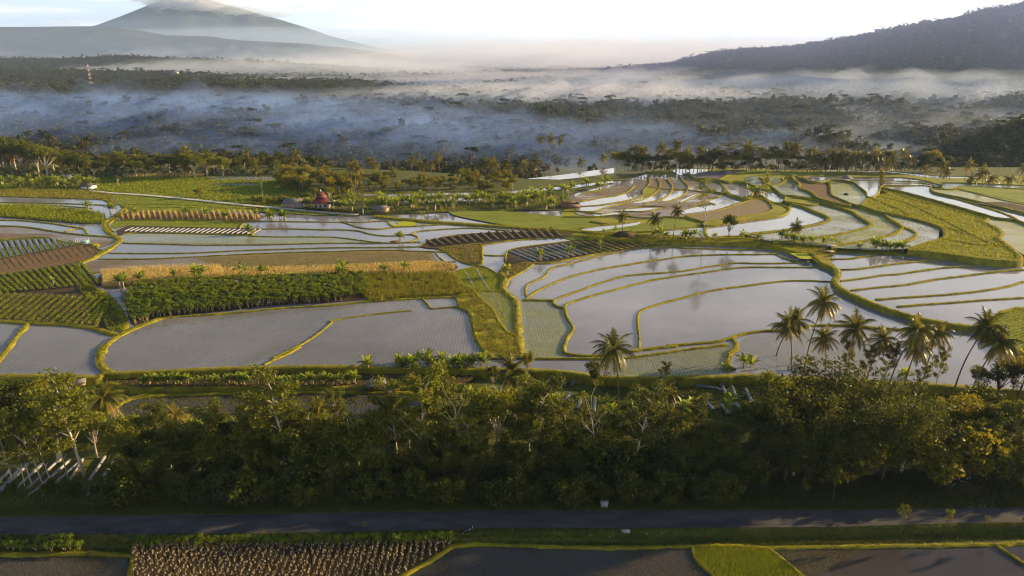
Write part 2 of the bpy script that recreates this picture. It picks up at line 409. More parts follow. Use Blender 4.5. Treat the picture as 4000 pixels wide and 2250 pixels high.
# base sheet of water under the whole terrace plateau (front edge follows the bank above the tree belt)
front = [(-400, 960), (0, 945), (235, 948), (262, 940), (400, 934), (560, 927), (800, 922), (1000, 926), (1240, 928), (1400, 934), (1560, 950), (1820, 946), (1850, 944), (1950, 948), (2100, 955), (2300, 965), (2576, 985), (3300, 1040)]
fr = gp('F', front, L0)
back = []
for x in np.linspace(420, -420, 40): back.append([x, float(plateau_edge(x))-3, L0])
def strip_poly(name, P, z, mat):
    P = np.array(P, float); P[:, 2] = z
    me = flat_mesh(name, P); me.materials.append(M[mat]); put(name, me, kind='structure')
strip_poly('water', np.vstack([fr, back]), L0, 'water_near')
bund('F', front, L0, 1.6, .45, 2.0, .8)
lane_px = gp('Z4', [(-900, 250), (640, 262), (1300, 318), (2000, 388), (2536, 432)], L0)
q_ = gp('Z5', [(300, 442), (900, 415), (1690, 392), (1650, 290), (1900, 180), (2050, 150)], L0)
x_ = np.linspace(float(q_[-1][0])+60, -420, 24)
strip_poly('ground', np.vstack([lane_px, q_, [[x, float(plateau_edge(x))+6, 0] for x in x_]]), L0+.09, 'turf')
q_ = gp('W1', [(900, 100), (1250, 60), (2000, 35), (2576, 62), (3600, 80), (4200, 140), (5600, 165)], L0)
x_ = np.linspace(420, float(q_[0][0])-40, 24)
strip_poly('ground', np.vstack([q_, [[x, float(plateau_edge(x))+6, 0] for x in x_]]), L0+.16, 'turf')
# ============ lower right water complex (Z5 / Z6 measured) ============
def zz6(p): return [(x+2354.8, y) for x, y in p]
b2 = [(1365, 995), (1362, 955), (1385, 920), (1450, 890), (1500, 865), (1520, 835), (1560, 805), (1640, 785), (1740, 760), (1900, 720), (2000, 700), (2120, 675), (2250, 662), (2354, 659)] + zz6([(150, 668), (320, 672), (480, 680), (650, 674), (860, 660)])
bund('Z5', [(1365, 1005)] + b2, L0, .8)
bund('Z5', [(1340, 1035), (1400, 1033), (1480, 1036), (1560, 1040), (1562, 1062), (1600, 1085), (1640, 1090), (1652, 1140), (1680, 1195), (1700, 1230), (1690, 1265), (1660, 1300), (1640, 1360), (1638, 1405), (1680, 1418), (1800, 1428), (1950, 1420), (2050, 1405), (2165, 1388), (2300, 1372), (2450, 1357)] + zz6([(0, 1360), (200, 1342), (380, 1325), (460, 1300), (560, 1272), (700, 1252), (850, 1250), (1000, 1222), (1100, 1212), (1300, 1215), (1500, 1232), (1700, 1245), (1950, 1245)]), L0, 1.1, .5)
bund('Z5', [(1362, 1032), (1400, 1000), (1440, 975), (1520, 935), (1620, 890), (1750, 850), (1900, 815), (2050, 790), (2200, 765)] + zz6([(0, 745), (100, 728), (250, 718), (450, 713), (640, 712), (800, 708)]), L0, .85)
bund('Z5', [(1560, 1040), (1620, 1010), (1750, 965), (1860, 925), (1950, 895), (2060, 865), (2200, 850)] + zz6([(0, 840), (150, 825), (300, 798), (400, 785), (500, 772), (620, 775), (800, 775), (1030, 768), (1100, 775)]), L0, .85)
bund('Z5', [(1640, 1085), (1655, 1062), (1750, 1030), (1900, 985), (2000, 960), (2150, 920), (2300, 885)] + zz6([(0, 878), (150, 855), (300, 835), (450, 812), (600, 802), (800, 803), (1000, 803), (1110, 805), (1180, 820)]), L0, .85)
bund('Z5', [(2165, 1385), (2168, 1300), (2156, 1200), (2160, 1140), (2200, 1100), (2300, 1065)] + zz6([(0, 1050), (120, 1020), (250, 985), (400, 955), (560, 935), (700, 915), (850, 900), (1000, 898), (1170, 905)]), L0, .8)
bund('Z6', [(-920, 1449), (-350, 1447), (-150, 1425), (0, 1405), (200, 1378), (400, 1355), (445, 1350)], L0, .9, .45)
bund('Z6', [(470, 1310), (500, 1345), (490, 1380), (455, 1405), (445, 1449)], L0, 1.3, .5)
bund('B3', [(440, 20), (410, 50), (392, 85), (395, 125), (430, 150)], L0, 1.3, .5)
# central grass dike
bund('Z5', [(1180, 840), (1215, 880), (1205, 940), (1225, 980), (1270, 1020), (1300, 1050), (1305, 1150), (1310, 1250), (1320, 1350), (1340, 1449)], L0, 1.9, .55, 1.2, 1.2)
sheet('water', 'Z5', [(1345, 1045), (1550, 1050), (1640, 1100), (1650, 1200), (1680, 1240), (1630, 1370), (1640, 1440), (1380, 1445), (1350, 1300), (1340, 1150)], L0+.02, 'paddy_pale')
sheet('water', 'B3', [(-420, 100), (-100, 60), (100, 40), (390, 5), (400, 60), (380, 120), (385, 165), (100, 200), (-250, 190), (-400, 160)], L0+.02, 'paddy_pale')
# right complex one metre higher behind the dike
L1 = 2.1
dikeC = [(1045, 712), (1110, 770), (1170, 795), (1215, 825), (1222, 860), (1200, 895), (1225, 935), (1280, 975), (1360, 1010), (1450, 1050), (1600, 1105), (1750, 1148), (1900, 1182), (2060, 1210), (2200, 1222)]
sheet('water', 'Z6', dikeC[1:] + [(2300, 1160), (2400, 1110), (2700, 1090), (3400, 1000), (3400, 880), (2536, 790), (2250, 780), (1975, 735), (1700, 715), (1400, 698), (1160, 700)], L1, 'water', smooth=False)
bund('Z6', dikeC, L1, 1.7, .4, 1.6, 1.2)
for p in ([(1170, 745), (1300, 742), (1400, 728), (1480, 722)], [(1240, 820), (1350, 815), (1450, 803), (1600, 782), (1750, 765), (1900, 755), (1975, 740)],
          [(1240, 900), (1400, 880), (1520, 860), (1650, 850), (1800, 828), (1950, 808), (2100, 797), (2330, 778)], [(1310, 967), (1500, 945), (1700, 925), (1900, 890), (2100, 865), (2300, 840), (2536, 820), (2900, 800)],
          [(1490, 1032), (1700, 1015), (1900, 1003), (2100, 985), (2300, 960), (2450, 930), (2536, 905), (2800, 850)], [(1640, 1082), (1800, 1068), (2000, 1055), (2250, 1035), (2536, 1018), (2800, 1000)]):
    bund('Z6', p, L1, .9, .4, .8)
# far right corner field with its own dike
W_ = sheet('crop_field', 'Z6', [(2240, 1215), (2300, 1165), (2400, 1120), (2700, 1080), (3100, 1150), (3000, 1500), (2560, 1400), (2480, 1345), (2400, 1280), (2320, 1225)], L1+.3, 'rice')
P_ = rows(W_, L1+.35, .35, 1.1, .5); blades(GRASSD, P_, .55, .09, .5); blades(GRASSD, P_, .45, .09, .8)
bund('Z6', [(2200, 1225), (2260, 1190), (2330, 1150), (2400, 1115), (2536, 1090), (2800, 1070)], L1+.3, 1.2, .4, 1.2, 1.4)
bund('Z6', [(2220, 1215), (2300, 1230), (2360, 1270), (2420, 1315), (2470, 1360), (2530, 1410), (2650, 1480)], L1+.3, 1.5, .4, 1.6, 1.4)
# ============ grassy track between the lower paddies and the mound ============
trk = [(-560, 560), (-300, 575), (-100, 590), (0, 592), (300, 600), (560, 600), (800, 632), (1000, 650), (1250, 672), (1500, 688), (1700, 690), (2000, 700), (2300, 735), (2536, 755), (3200, 800)]
trk2 = [(3200, 850), (2536, 790), (2300, 780), (2150, 765), (2000, 735), (1800, 725), (1600, 718), (1400, 705), (1180, 702), (1060, 712), (900, 692), (820, 668), (600, 640), (300, 628), (0, 625), (-200, 618), (-400, 600), (-560, 590)]
W_ = sheet('ground', 'Z6', trk + trk2, L1-.05+.1, 'bank')
P_ = scatter('Z6', trk + trk2, L1+.05, 9, lambda P: blades(GRASS, P, .55, .09, .5), world=W_)
bund('Z6', trk2, L0+.9, 1.6, .45, 1.6, 1.6, th=.8)
bund('Z6', trk, L1+.1, 1.2, .4, .4, 1.2, th=.7)
sheet('ground', 'Z6', [(1040, 705), (1180, 705), (1170, 760), (1240, 830), (1220, 860), (1170, 800), (1080, 770), (1035, 740)], L1+.12, 'bank')
sheet('rice_nursery', 'Z6', [(880, 705), (1000, 703), (1036, 742), (1010, 748), (950, 742)], L1+.2, 'nursery', smooth=False)
bund('Z6', [(760, 705), (830, 738), (905, 765)], L0, .5, .3, .5)
# ============ the mound of curved terraces (W1 measured, x up to 5152) ============
def terr(pts, z, mat, bw=.9, bunds=True, smooth=True, h=.4, drop=1.3, tuft=.8):
    sheet('water' if mat.startswith(('water', 'paddy')) else 'ground', 'W1', pts, z, mat, smooth)
    if bunds: bund('W1', pts + [pts[0]], z, bw, h, drop, tuft)
# ground of the mound
sheet('ground', 'W1', [(0, 520), (200, 330), (600, 250), (900, 120), (1250, 70), (2000, 50), (2576, 70), (3600, 90), (4200, 160), (5600, 180), (6000, 1150), (5152, 1100), (4300, 990), (3000, 940), (2200, 880), (1000, 860), (0, 830)], 1.15, 'rice_gold')
# left fan of narrow paddies
sheet('water', 'W1', [(60, 400), (250, 330), (450, 300), (620, 250), (690, 200), (900, 130), (1000, 130), (1180, 130), (1330, 130), (1500, 200), (1800, 330), (2000, 400), (1900, 480), (1700, 530), (1300, 590), (900, 620), (500, 600), (150, 560), (160, 450)], 1.3, 'paddy_mud')
sheet('water', 'W1', [(700, 190), (930, 120), (940, 170), (870, 210), (780, 250), (700, 245)], 1.36, 'water_bright')
sheet('water', 'W1', [(170, 440), (420, 390), (620, 355), (760, 320), (900, 260), (890, 350), (800, 385), (600, 425), (400, 455), (180, 470)], 1.37, 'water_bright')
sheet('water', 'W1', [(180, 490), (500, 460), (720, 440), (560, 480), (350, 525), (180, 525)], 1.37, 'water_bright')
sheet('water', 'W1', [(800, 400), (1020, 360), (1180, 300), (1210, 330), (1080, 395), (900, 430), (740, 440)], 1.37, 'water_bright')
sheet('water', 'W1', [(1100, 410), (1230, 320), (1370, 300), (1330, 350), (1200, 405)], 1.37, 'water_bright')
sheet('water', 'W1', [(1230, 180), (1290, 160), (1340, 200), (1385, 250), (1380, 285), (1240, 275), (1250, 230)], 1.37, 'water_bright')
sheet('water', 'W1', [(1400, 255), (1470, 270), (1540, 300), (1400, 290)], 1.38, 'water_bright')
sheet('water', 'W1', [(1090, 150), (1160, 120), (1170, 180), (1120, 170)], 1.38, 'water_bright')
sheet('water', 'W1', [(1320, 410), (1450, 350), (1560, 335), (1420, 400), (1320, 425)], 1.38, 'water_bright')
sheet('water', 'W1', [(350, 560), (700, 510), (1100, 490), (900, 525), (600, 560), (400, 585)], 1.38, 'water_bright')
sheet('water', 'W1', [(1800, 345), (1930, 390), (2040, 400), (1900, 450), (1750, 500), (1500, 540), (1300, 560), (1420, 500), (1680, 450), (1640, 420)], 1.38, 'water_bright')
sheet('ground', 'W1', [(900, 290), (960, 262), (1075, 280), (1060, 310), (1000, 335), (920, 368), (885, 340)], 1.42, 'rice_gold')
sheet('ground', 'W1', [(1230, 70), (1440, 60), (1620, 70), (1500, 110), (1300, 125)], 1.5, 'water_bright')
for p, w in (([(800, 240), (720, 310), (600, 352), (400, 380), (200, 420)], .8), ([(950, 150), (970, 190), (960, 225), (895, 300), (890, 350), (800, 390), (600, 430), (400, 462), (170, 475)], .9),
             ([(1050, 160), (1080, 215), (1072, 280), (1000, 340), (900, 390), (700, 440), (500, 480), (350, 530), (200, 530)], .9), ([(1170, 140), (1180, 195), (1215, 240), (1215, 290), (1180, 340), (1080, 400), (900, 440)], .9),
             ([(1290, 130), (1340, 190), (1390, 240), (1390, 290), (1340, 350), (1200, 410), (1080, 430)], .9), ([(1420, 135), (1550, 200), (1650, 250)], .9), ([(1560, 330), (1450, 370), (1350, 420), (1300, 430)], .7),
             ([(930, 252), (1080, 275), (1215, 285), (1390, 290), (1550, 310), (1800, 330)], .7), ([(1800, 340), (1700, 380), (1620, 410), (1500, 450), (1400, 470)], .7), ([(700, 500), (900, 470), (1150, 480)], .6),
             ([(250, 550), (420, 555), (600, 530), (900, 530), (1100, 490)], .6), ([(0, 525), (200, 530), (420, 560)], .6)):
    bund('W1', p, 1.35, w, .4, .5, .8)
# upper terraces behind
terr([(1430, 130), (1600, 90), (1900, 70), (2050, 80), (1850, 122), (1740, 165), (1500, 160)], 2.3, 'purple', .7)
terr([(1600, 180), (1740, 170), (1790, 230), (1815, 320), (1700, 305), (1600, 250)], 1.9, 'water_bright', .9)
terr([(1745, 175), (1850, 125), (2000, 98), (2300, 85), (2576, 100), (2900, 120), (2700, 160), (2460, 155), (2470, 205), (2330, 245), (2230, 190), (2260, 245), (2150, 245), (2020, 205), (1950, 190), (1850, 200)], 2.9, 'rice_gold', 1.)
sheet('water', 'W1', [(2030, 155), (2150, 135), (2210, 180), (2262, 240), (2150, 240), (2050, 205)], 2.95, 'paddy_pale')
sheet('water', 'W1', [(2300, 160), (2380, 150), (2460, 205), (2350, 232)], 2.95, 'paddy_pale')
bund('W1', [(2200, 150), (2250, 195), (2265, 245)], 3.0, .8); bund('W1', [(1850, 200), (1950, 195), (2030, 205), (2150, 245), (2260, 247), (2340, 246), (2450, 215), (2470, 190)], 2.95, 1.0, .4, 1.6)
terr([(1750, 205), (1850, 208), (1990, 230), (2130, 290), (2060, 372), (1950, 362), (1850, 322), (1810, 265)], 2.0, 'water_bright', 1.)
terr([(2080, 240), (2250, 255), (2330, 290), (2300, 300), (2200, 320), (2120, 280)], 2.1, 'water_bright', .8)
terr([(2260, 300), (2370, 322), (2480, 370), (2472, 412), (2400, 435), (2330, 422), (2260, 380), (2200, 335)], 2.0, 'water_bright', 1.)
bund('W1', [(1640, 175), (1760, 222), (1812, 270), (1822, 325), (1950, 375), (2050, 395), (2150, 385), (2260, 400), (2340, 450)], 1.9, 1.4, .5, 1.2)
terr([(2330, 252), (2450, 212), (2520, 165), (2600, 205), (2640, 240), (2660, 275), (2790, 372), (2576, 352), (2450, 342), (2400, 300)], 3.0, 'paddy_pale', 1.)
terr([(2570, 120), (2680, 165), (2800, 195), (2960, 205), (2990, 300), (3020, 360), (3200, 440), (3180, 462), (3000, 420), (2850, 375), (2790, 325), (2720, 292), (2640, 262), (2640, 215), (2576, 170)], 3.7, 'dirt', 1.2)
terr([(2950, 200), (3100, 188), (3230, 215), (3310, 275), (3380, 340), (3405, 385), (3350, 450), (3290, 462), (3200, 432), (3080, 380), (3000, 340), (2990, 250)], 3.9, 'paddy_green', .9)
terr([(2490, 365), (2576, 360), (2790, 390), (2880, 422), (2780, 462), (2576, 430), (2480, 415)], 2.5, 'rice_gold', .8)
terr([(1640, 830), (1600, 790), (1585, 740), (1640, 680), (1760, 655), (2000, 630), (2250, 592), (2420, 565), (2520, 520), (2560, 445), (2680, 478), (2800, 528), (2940, 585), (2965, 612), (2880, 655), (2700, 695), (2500, 733), (2200, 765), (2040, 787), (1990, 805), (1800, 810)], 1.6, 'water_bright', 1.2, True)
terr([(1380, 575), (1600, 545), (1800, 500), (2000, 430), (2150, 400), (2260, 400), (2335, 470), (2345, 505), (2250, 550), (2050, 582), (1800, 620), (1600, 645), (1420, 600)], 1.9, 'mud', .8)
terr([(2345, 505), (2340, 445), (2430, 452), (2525, 500), (2500, 545), (2400, 582), (2030, 632), (1640, 690), (1600, 650), (2050, 582), (2250, 550)], 2.0, 'rice_gold', .7)
cA = [(2560, 440), (2680, 472), (2800, 522), (2940, 580), (2978, 615), (2890, 662), (2710, 702), (2500, 742), (2210, 775), (2045, 795)]
cB = [(2580, 365), (2780, 390), (2900, 432), (3080, 482), (3230, 530), (3330, 600), (3425, 655), (3432, 690), (3340, 725), (3150, 770), (2900, 812), (2700, 840), (2500, 862), (2330, 868)]
cC = [(3050, 420), (3300, 470), (3500, 530), (3590, 550), (3640, 600), (3720, 650), (3795, 700), (3775, 735), (3700, 778), (3550, 820), (3350, 862), (3100, 905), (2980, 925)]
cD = [(3795, 700), (3850, 722), (3920, 755), (3948, 790), (3900, 832), (3750, 880), (3600, 912)]
cE = [(3600, 540), (3750, 580), (3900, 600), (4050, 640), (4215, 700), (4205, 760), (4195, 835), (4050, 885), (3900, 930), (3800, 955), (3500, 962), (3300, 955), (3050, 940)]
def strip(c_in, c_out, z, mat): return sheet('water', 'W1', list(c_in) + list(c_out)[::-1], z, mat, smooth=False)
strip(cA, cB, 2.3, 'paddy_pale'); strip(cB, cC, 2.9, 'paddy_green'); strip(cC, cE, 3.4, 'paddy_pale')
strip(cD, [(3795, 702), (3700, 778), (3550, 820), (3400, 860), (3560, 915)], 3.45, 'paddy_pale')
bund('W1', cA, 2.25, 1.5, .45, 1.4, 1.0); bund('W1', cB, 2.85, 1.5, .45, 1.5, 1.); bund('W1', cC, 3.4, 1.5, .45, 1.5, 1.); bund('W1', cD, 3.5, 1.3, .45, 1.3, 1.)
# golden green rice slope
slope = [(3330, 465), (3400, 390), (3500, 350), (3640, 330), (3540, 285), (3560, 262), (3700, 300), (3900, 350), (4300, 455), (4600, 535), (4745, 600), (4712, 650), (4800, 690), (4880, 740), (4905, 790), (4870, 835), (4960, 900), (5050, 980), (5100, 1080), (4700, 1060), (4250, 1000), (3850, 955), (4050, 885), (4250, 830), (4270, 770), (4215, 700), (3900, 605), (3600, 545), (3400, 490)]
W_ = sheet('crop_field', 'W1', slope, 4.0, 'rice_gold', smooth=False)
P_ = rows(W_, 4.05, .55, 1.7, .12); blades(GRASS, P_, .6, .2, .5); blades(GRASSD, P_+[.2, .2, 0], .5, .2, .6)
bund('W1', slope[:6] + [slope[6]], 4.0, 1.0, .4, 1.5); bund('W1', slope[6:22], 4.0, 1.6, .5, 2.4, 1.); bund('W1', slope[21:29], 3.9, 1.2, .4, 1.)
for p in ([(3450, 385), (3700, 480), (3870, 580), (3650, 545)], [(3520, 360), (3750, 410), (3950, 480), (4150, 580), (4300, 650), (4400, 700), (4700, 850), (4920, 915)], [(3700, 330), (4000, 420), (4250, 480), (4450, 540), (4700, 610)], [(4250, 830), (4600, 900), (4950, 920)], [(4230, 700), (4400, 740), (4500, 790)]):
    bund('W1', p, 4.0, .8, .35, .4, .8)
# water and fields above the slope, far right
sheet('water', 'W1', [(4745, 600), (4900, 610), (5152, 680), (5600, 800), (5600, 1100), (5152, 1020), (5000, 930), (4880, 840), (4915, 790), (4800, 690), (4712, 650)], 4.15, 'paddy_green', smooth=False)
terr([(2680, 150), (2780, 132), (3000, 142), (3300, 150), (3700, 150), (3950, 172), (4100, 200), (4210, 240), (4225, 268), (4100, 250), (3850, 240), (3620, 240), (3555, 252), (3515, 335), (3450, 372), (3400, 362), (3385, 310), (3320, 262), (3250, 205), (3150, 185), (3000, 178), (2870, 200), (2750, 190)], 4.5, 'water_bright', .8)
for p in ([(3200, 182), (3500, 185), (3700, 190), (4000, 200), (4150, 225)], [(3600, 215), (3800, 212), (4000, 215), (4150, 240)]): bund('W1', p, 4.5, .6, .3, .3)
terr([(3570, 262), (3700, 250), (4060, 243), (4110, 275), (4140, 312), (4350, 382), (4700, 470), (4950, 560), (5060, 615), (4850, 600), (4700, 560), (4300, 445), (3900, 335), (3700, 290)], 4.7, 'water_bright', 1.0)
terr([(4190, 322), (4500, 395), (4800, 465), (5152, 560), (5500, 650), (5500, 760), (5152, 655), (5050, 612), (4900, 545), (4500, 425)], 4.7, 'water_bright', .9)
terr([(4110, 275), (4300, 288), (4450, 285), (4500, 300), (4900, 380), (5152, 440), (5500, 500), (5500, 620), (5152, 545), (4800, 455), (4500, 385), (4170, 318)], 5.3, 'paddy_green', 1.2)
sheet('crop_field', 'W1', [(4430, 282), (4500, 252), (5152, 290), (5600, 310), (5600, 520), (5152, 450), (4900, 400), (4600, 325)], 5.6, 'rice')
terr([(4230, 210), (4500, 215), (5152, 240), (5500, 250), (5500, 290), (5152, 282), (4500, 250), (4300, 282), (4240, 262)], 5.2, 'paddy_pale', .7)
sheet('ground', 'W1', [(4640, 440), (4900, 425), (5152, 470), (5500, 520), (5500, 640), (5152, 550), (4850, 480)], 5.45, 'dark_dirt')
# fields between the mound and the lane (lower left of the mound)
sheet('crop_field', 'W1', [(-1250, 470), (-800, 500), (0, 590), (200, 600), (430, 640), (400, 690), (150, 715), (0, 730), (-500, 700), (-900, 640), (-1250, 560)], 1.35, 'rice')
sheet('crop_field', 'W1', [(780, 690), (1050, 640), (1100, 620), (1500, 630), (1610, 670), (1560, 700), (1300, 720), (1000, 745), (600, 760), (430, 745)], 1.5, 'rice')
sheet('water', 'W1', [(200, 720), (500, 680), (850, 650), (800, 690), (600, 740), (300, 750)], 1.45, 'water_bright')
sheet('water', 'W1', [(1120, 750), (1350, 725), (1550, 715), (1560, 760), (1590, 820), (1300, 800), (1130, 790)], 1.45, 'paddy_pale')
for p in ([(0, 590), (300, 590), (600, 575), (900, 600), (1150, 590), (1400, 600)], [(200, 720), (400, 690), (700, 660), (880, 630)], [(300, 640), (500, 670), (700, 655)], [(1620, 680), (1300, 725), (1000, 748), (600, 765), (200, 755), (0, 740), (-300, 715)]): bund('W1', p, 1.5, .7, .35, .5)
# ============ middle left paddies (Z4 / Z5 / W3 / W4 measured) ============
def zz5(p): return [(x+2354.8, y) for x, y in p]      # Z5 x in Z4 terms
bund('Z4', [(870, 632), (1100, 638), (1400, 645), (1700, 645), (1900, 643), (2200, 635)] + zz5([(0, 632), (200, 632), (400, 632), (620, 625)]), L0, .75)
bund('Z4', [(770, 703), (1100, 705), (1400, 700), (1700, 685), (2000, 675), (2354, 665)] + zz5([(300, 663), (620, 658)]), L0, .75)
bund('Z4', [(700, 745), (1000, 745), (1200, 738), (1400, 728), (1700, 712), (2100, 697), (2354, 692)] + zz5([(200, 685), (400, 683), (600, 690), (800, 695)]), L0, .8)
bund('Z4', [(870, 572), (950, 560), (1100, 558), (1400, 567), (1700, 578), (1900, 587), (2200, 588), (2354, 590)] + zz5([(100, 600), (250, 620), (350, 630), (420, 632), (530, 625)]), L0, .8)
bund('Z4', [(1790, 535), (2000, 530), (2300, 538)] + zz5([(0, 537), (100, 540), (190, 548), (250, 565), (350, 580), (450, 580), (555, 572), (600, 590), (590, 607), (540, 625)]), L0, .9)
bund('Z5', [(555, 572), (590, 552), (700, 540), (850, 530), (1000, 526), (1250, 545)], L0, .9)
bund('Z4', [(1700, 480), (1900, 478), (2200, 482), (2400, 484)] + zz5([(60, 480), (150, 510), (240, 530), (340, 532), (430, 520), (600, 512), (800, 500), (1000, 510)]), L0, .8)
bund('Z5', [(60, 482), (200, 485), (370, 475), (400, 500), (440, 520)], L0, .7)
sheet('water', 'Z4', [(1340, 742), (1700, 717), (2100, 703), (2354, 698)] + zz5([(200, 690), (400, 688), (600, 695), (700, 705), (745, 765), (400, 775), (0, 790)]) + [(2100, 800), (1700, 810), (1400, 815), (1500, 780)], L0+.02, 'mud', smooth=False)
sheet('water', 'Z4', [(720, 752), (1000, 752), (1340, 742), (1500, 780), (1400, 812), (900, 828), (640, 842), (600, 800), (640, 770)], L0+.02, 'paddy_mud')
bund('Z4', [(640, 845), (1000, 822), (1500, 812), (2000, 802), (2354, 792)] + zz5([(400, 777), (750, 765), (870, 765)]), L0, .6)
bund('Z5', [(725, 698), (750, 730), (790, 765)], L0, .6)
sheet('nursery', 'Z5', [(440, 480), (560, 480), (605, 495), (580, 510), (430, 520), (400, 500), (375, 478), (400, 480), (440, 508), (465, 500)], L0+.15, 'nursery', smooth=False)
# pale green tinge on paddies near the lane
sheet('water', 'Z4', [(880, 570), (1400, 572), (1850, 590), (2354, 595)] + zz5([(250, 625), (100, 630)]) + [(1700, 640), (1100, 633), (880, 628)], L0+.015, 'paddy_pale')
# curving ditch bank
dD = [(885, 385), (835, 425), (790, 455), (745, 480), (735, 515), (775, 560), (820, 590), (852, 606), (820, 640), (760, 680), (700, 715), (640, 745), (575, 770), (548, 800), (560, 850), (600, 905), (650, 945), (720, 980), (790, 1040), (850, 1120), (880, 1200), (870, 1265)]
bund('Z4', dD, L0+.05, 1.7, .5, .6, 1.3, th=.6)
bund('Z4', [(900, 400), (850, 440), (790, 480), (770, 510), (800, 550)], L0+.05, 1., .4, .5, 1.)
# green fields near the lane
W_ = sheet('crop_field', 'Z4', [(790, 288), (1000, 300), (1500, 350), (2000, 395), (2400, 432), (2300, 440), (1900, 415), (1700, 412), (1300, 412), (865, 415), (890, 385), (830, 355)], L0+.2, 'rice', smooth=False)
blades(GRASSD, rows(W_, L0+.22, .8, 1.4, .05), .5, .2, .5)
bund('Z4', [(850, 375), (1200, 380), (1700, 385), (1900, 395)], L0+.2, .5, .3, .2); bund('Z4', [(850, 358), (1200, 360), (1500, 372)], L0+.2, .4, .25, .2)
W_ = sheet('crop_field', 'Z4', [(775, 515), (830, 472), (1200, 470), (1710, 480), (1690, 526), (1200, 518), (900, 508), (820, 530)], L0+.12, 'rice', smooth=False)
blades(GRASSD, rows(W_, L0+.12, .7, 1.4, .05), .45, .16, .5)
bund('Z4', [(830, 470), (1300, 470), (1700, 480), (1715, 500), (1695, 528), (1780, 530), (1795, 560), (1780, 580)], L0+.1, .7)
sheet('ground', 'Z4', [(820, 545), (900, 512), (1150, 520), (1700, 527), (1790, 545), (1780, 580), (1400, 566), (900, 560), (835, 583)], L0+.2, 'dark_dirt', smooth=False)
sheet('ground', 'Z4', [(850, 420), (1300, 415), (1750, 425), (1880, 440), (1820, 475), (1300, 470), (850, 465)], L0+.15, 'dirt', smooth=False)
# upper left meadow and scrub
MZ = 1.3
meadow = [(-700, 185), (0, 180), (400, 185), (870, 168), (1450, 160), (1990, 185), (2150, 240), (2354, 300), (2500, 340), (2200, 400), (2000, 385), (1500, 335), (1000, 288), (790, 272), (700, 262), (640, 240), (0, 240), (-700, 245)]
W_ = sheet('meadow', 'Z4', meadow, MZ, 'rice', smooth=False)
P_ = scatter('Z4', meadow, MZ, .9, lambda P: leaf_quads(GRASSD, P+[0, 0, .25], .38, .35), world=W_)
P_ = scatter('Z4', meadow, MZ, .9, lambda P: blades(GRASSD, P, .8, .3, .6), world=W_)
scr = [(-700, 240), (0, 240), (640, 262), (780, 285), (830, 365), (780, 355), (720, 325), (0, 303), (-700, 300)]
SCRUB = MB()
def scrubf(P, h=.9, s=.3):
    blades(SCRUB, P, h, s*.5, .4); leaf_quads(SCRUB, P+np.c_[0*P[:, :2], rng.random(len(P))*h], s, .2)
W_ = sheet('ground', 'Z4', scr, L0+.15, 'bank', smooth=False); scatter('Z4', scr, L0+.15, 1.6, scrubf, world=W_)
for p in ([(-700, 340), (0, 345), (400, 352), (700, 362), (800, 375)], [(-700, 360), (0, 362), (400, 368), (650, 385)]): bund('Z4', p, L0, .8)
cr7 = [(-700, 365), (0, 370), (300, 375), (600, 402), (700, 420), (745, 440), (735, 490), (600, 497), (300, 472), (0, 447), (-700, 430)]
W_ = sheet('crop_field', 'Z4', cr7, L0+.15, 'turf', smooth=False)
P_ = scatter('Z4', cr7, L0+.15, 2.4, lambda P: (blades(GRASSD, P, 1.6, .16, .25), leaf_quads(GRASSD, P+np.c_[0*P[:, :2], .4+rng.random(len(P))*.9], .34, .2)), world=W_)
bund('Z4', [(-700, 455), (0, 470), (150, 473), (350, 492), (500, 515), (590, 530), (612, 562)], L0, .9); bund('Z4', [(460, 548), (540, 530), (585, 528)], L0, .7)
bund('Z4', [(-700, 500), (0, 510), (200, 520), (400, 552), (600, 575), (780, 588), (850, 600)], L0, 1.0, .45)
sheet('water', 'Z4', [(-600, 512), (0, 515), (200, 525), (400, 556), (600, 580), (830, 600), (720, 665), (640, 630), (480, 640), (400, 610), (250, 592), (0, 608), (-600, 600)], L0+.02, 'paddy_mud')
bf3 = [(-600, 625), (0, 612), (120, 598), (300, 594), (400, 612), (520, 640), (600, 640), (380, 680), (0, 750), (-600, 880)]
sheet('ground', 'Z4', bf3, L0+.25, 'turf'); bund('Z4', [(-200, 620), (0, 610), (120, 597), (300, 592), (400, 610), (480, 630), (600, 640), (680, 640), (690, 670), (720, 685)], L0+.1, .8)
sheet('ground', 'Z4', [(-600, 890), (0, 752), (380, 685), (620, 640), (680, 652), (722, 682), (700, 722), (540, 770), (350, 800), (0, 862), (-600, 950)], L0+.2, 'dirt', smooth=False)
for k in range(15): bund('Z4', [(20+44*k, 745-7.3*k), (75+44*k, 815-8*k)], L0+.2, .16, .1, .1, 0, smooth=False)
sheet('ground', 'Z4', [(-600, 960), (0, 865), (350, 800), (540, 770), (570, 850), (620, 920), (720, 985), (800, 1060), (870, 1150), (880, 1250), (700, 1232), (400, 1205), (0, 1175), (-600, 1160)], L0+.2, 'dark_dirt', smooth=False)
scatter('Z4', [(600, 920), (720, 985), (800, 1060), (870, 1150), (880, 1250), (760, 1240), (700, 1100), (560, 960)], L0+.2, 5, lambda P: (blades(GRASSD, P, .7, .08, .5), leaf_quads(GRASSD, P+[0, 0, .3], .22, .3)))
bund('Z4', [(-500, 1165), (0, 1182), (200, 1197), (450, 1207), (650, 1230), (760, 1265), (860, 1285)], L0, 1.5, .5, .8, 1.3, th=.6)
bund('Z4', [(200, 1200), (130, 1280), (60, 1370), (0, 1449), (-60, 1520)], L0, 1.3, .45, .8, 1.3)
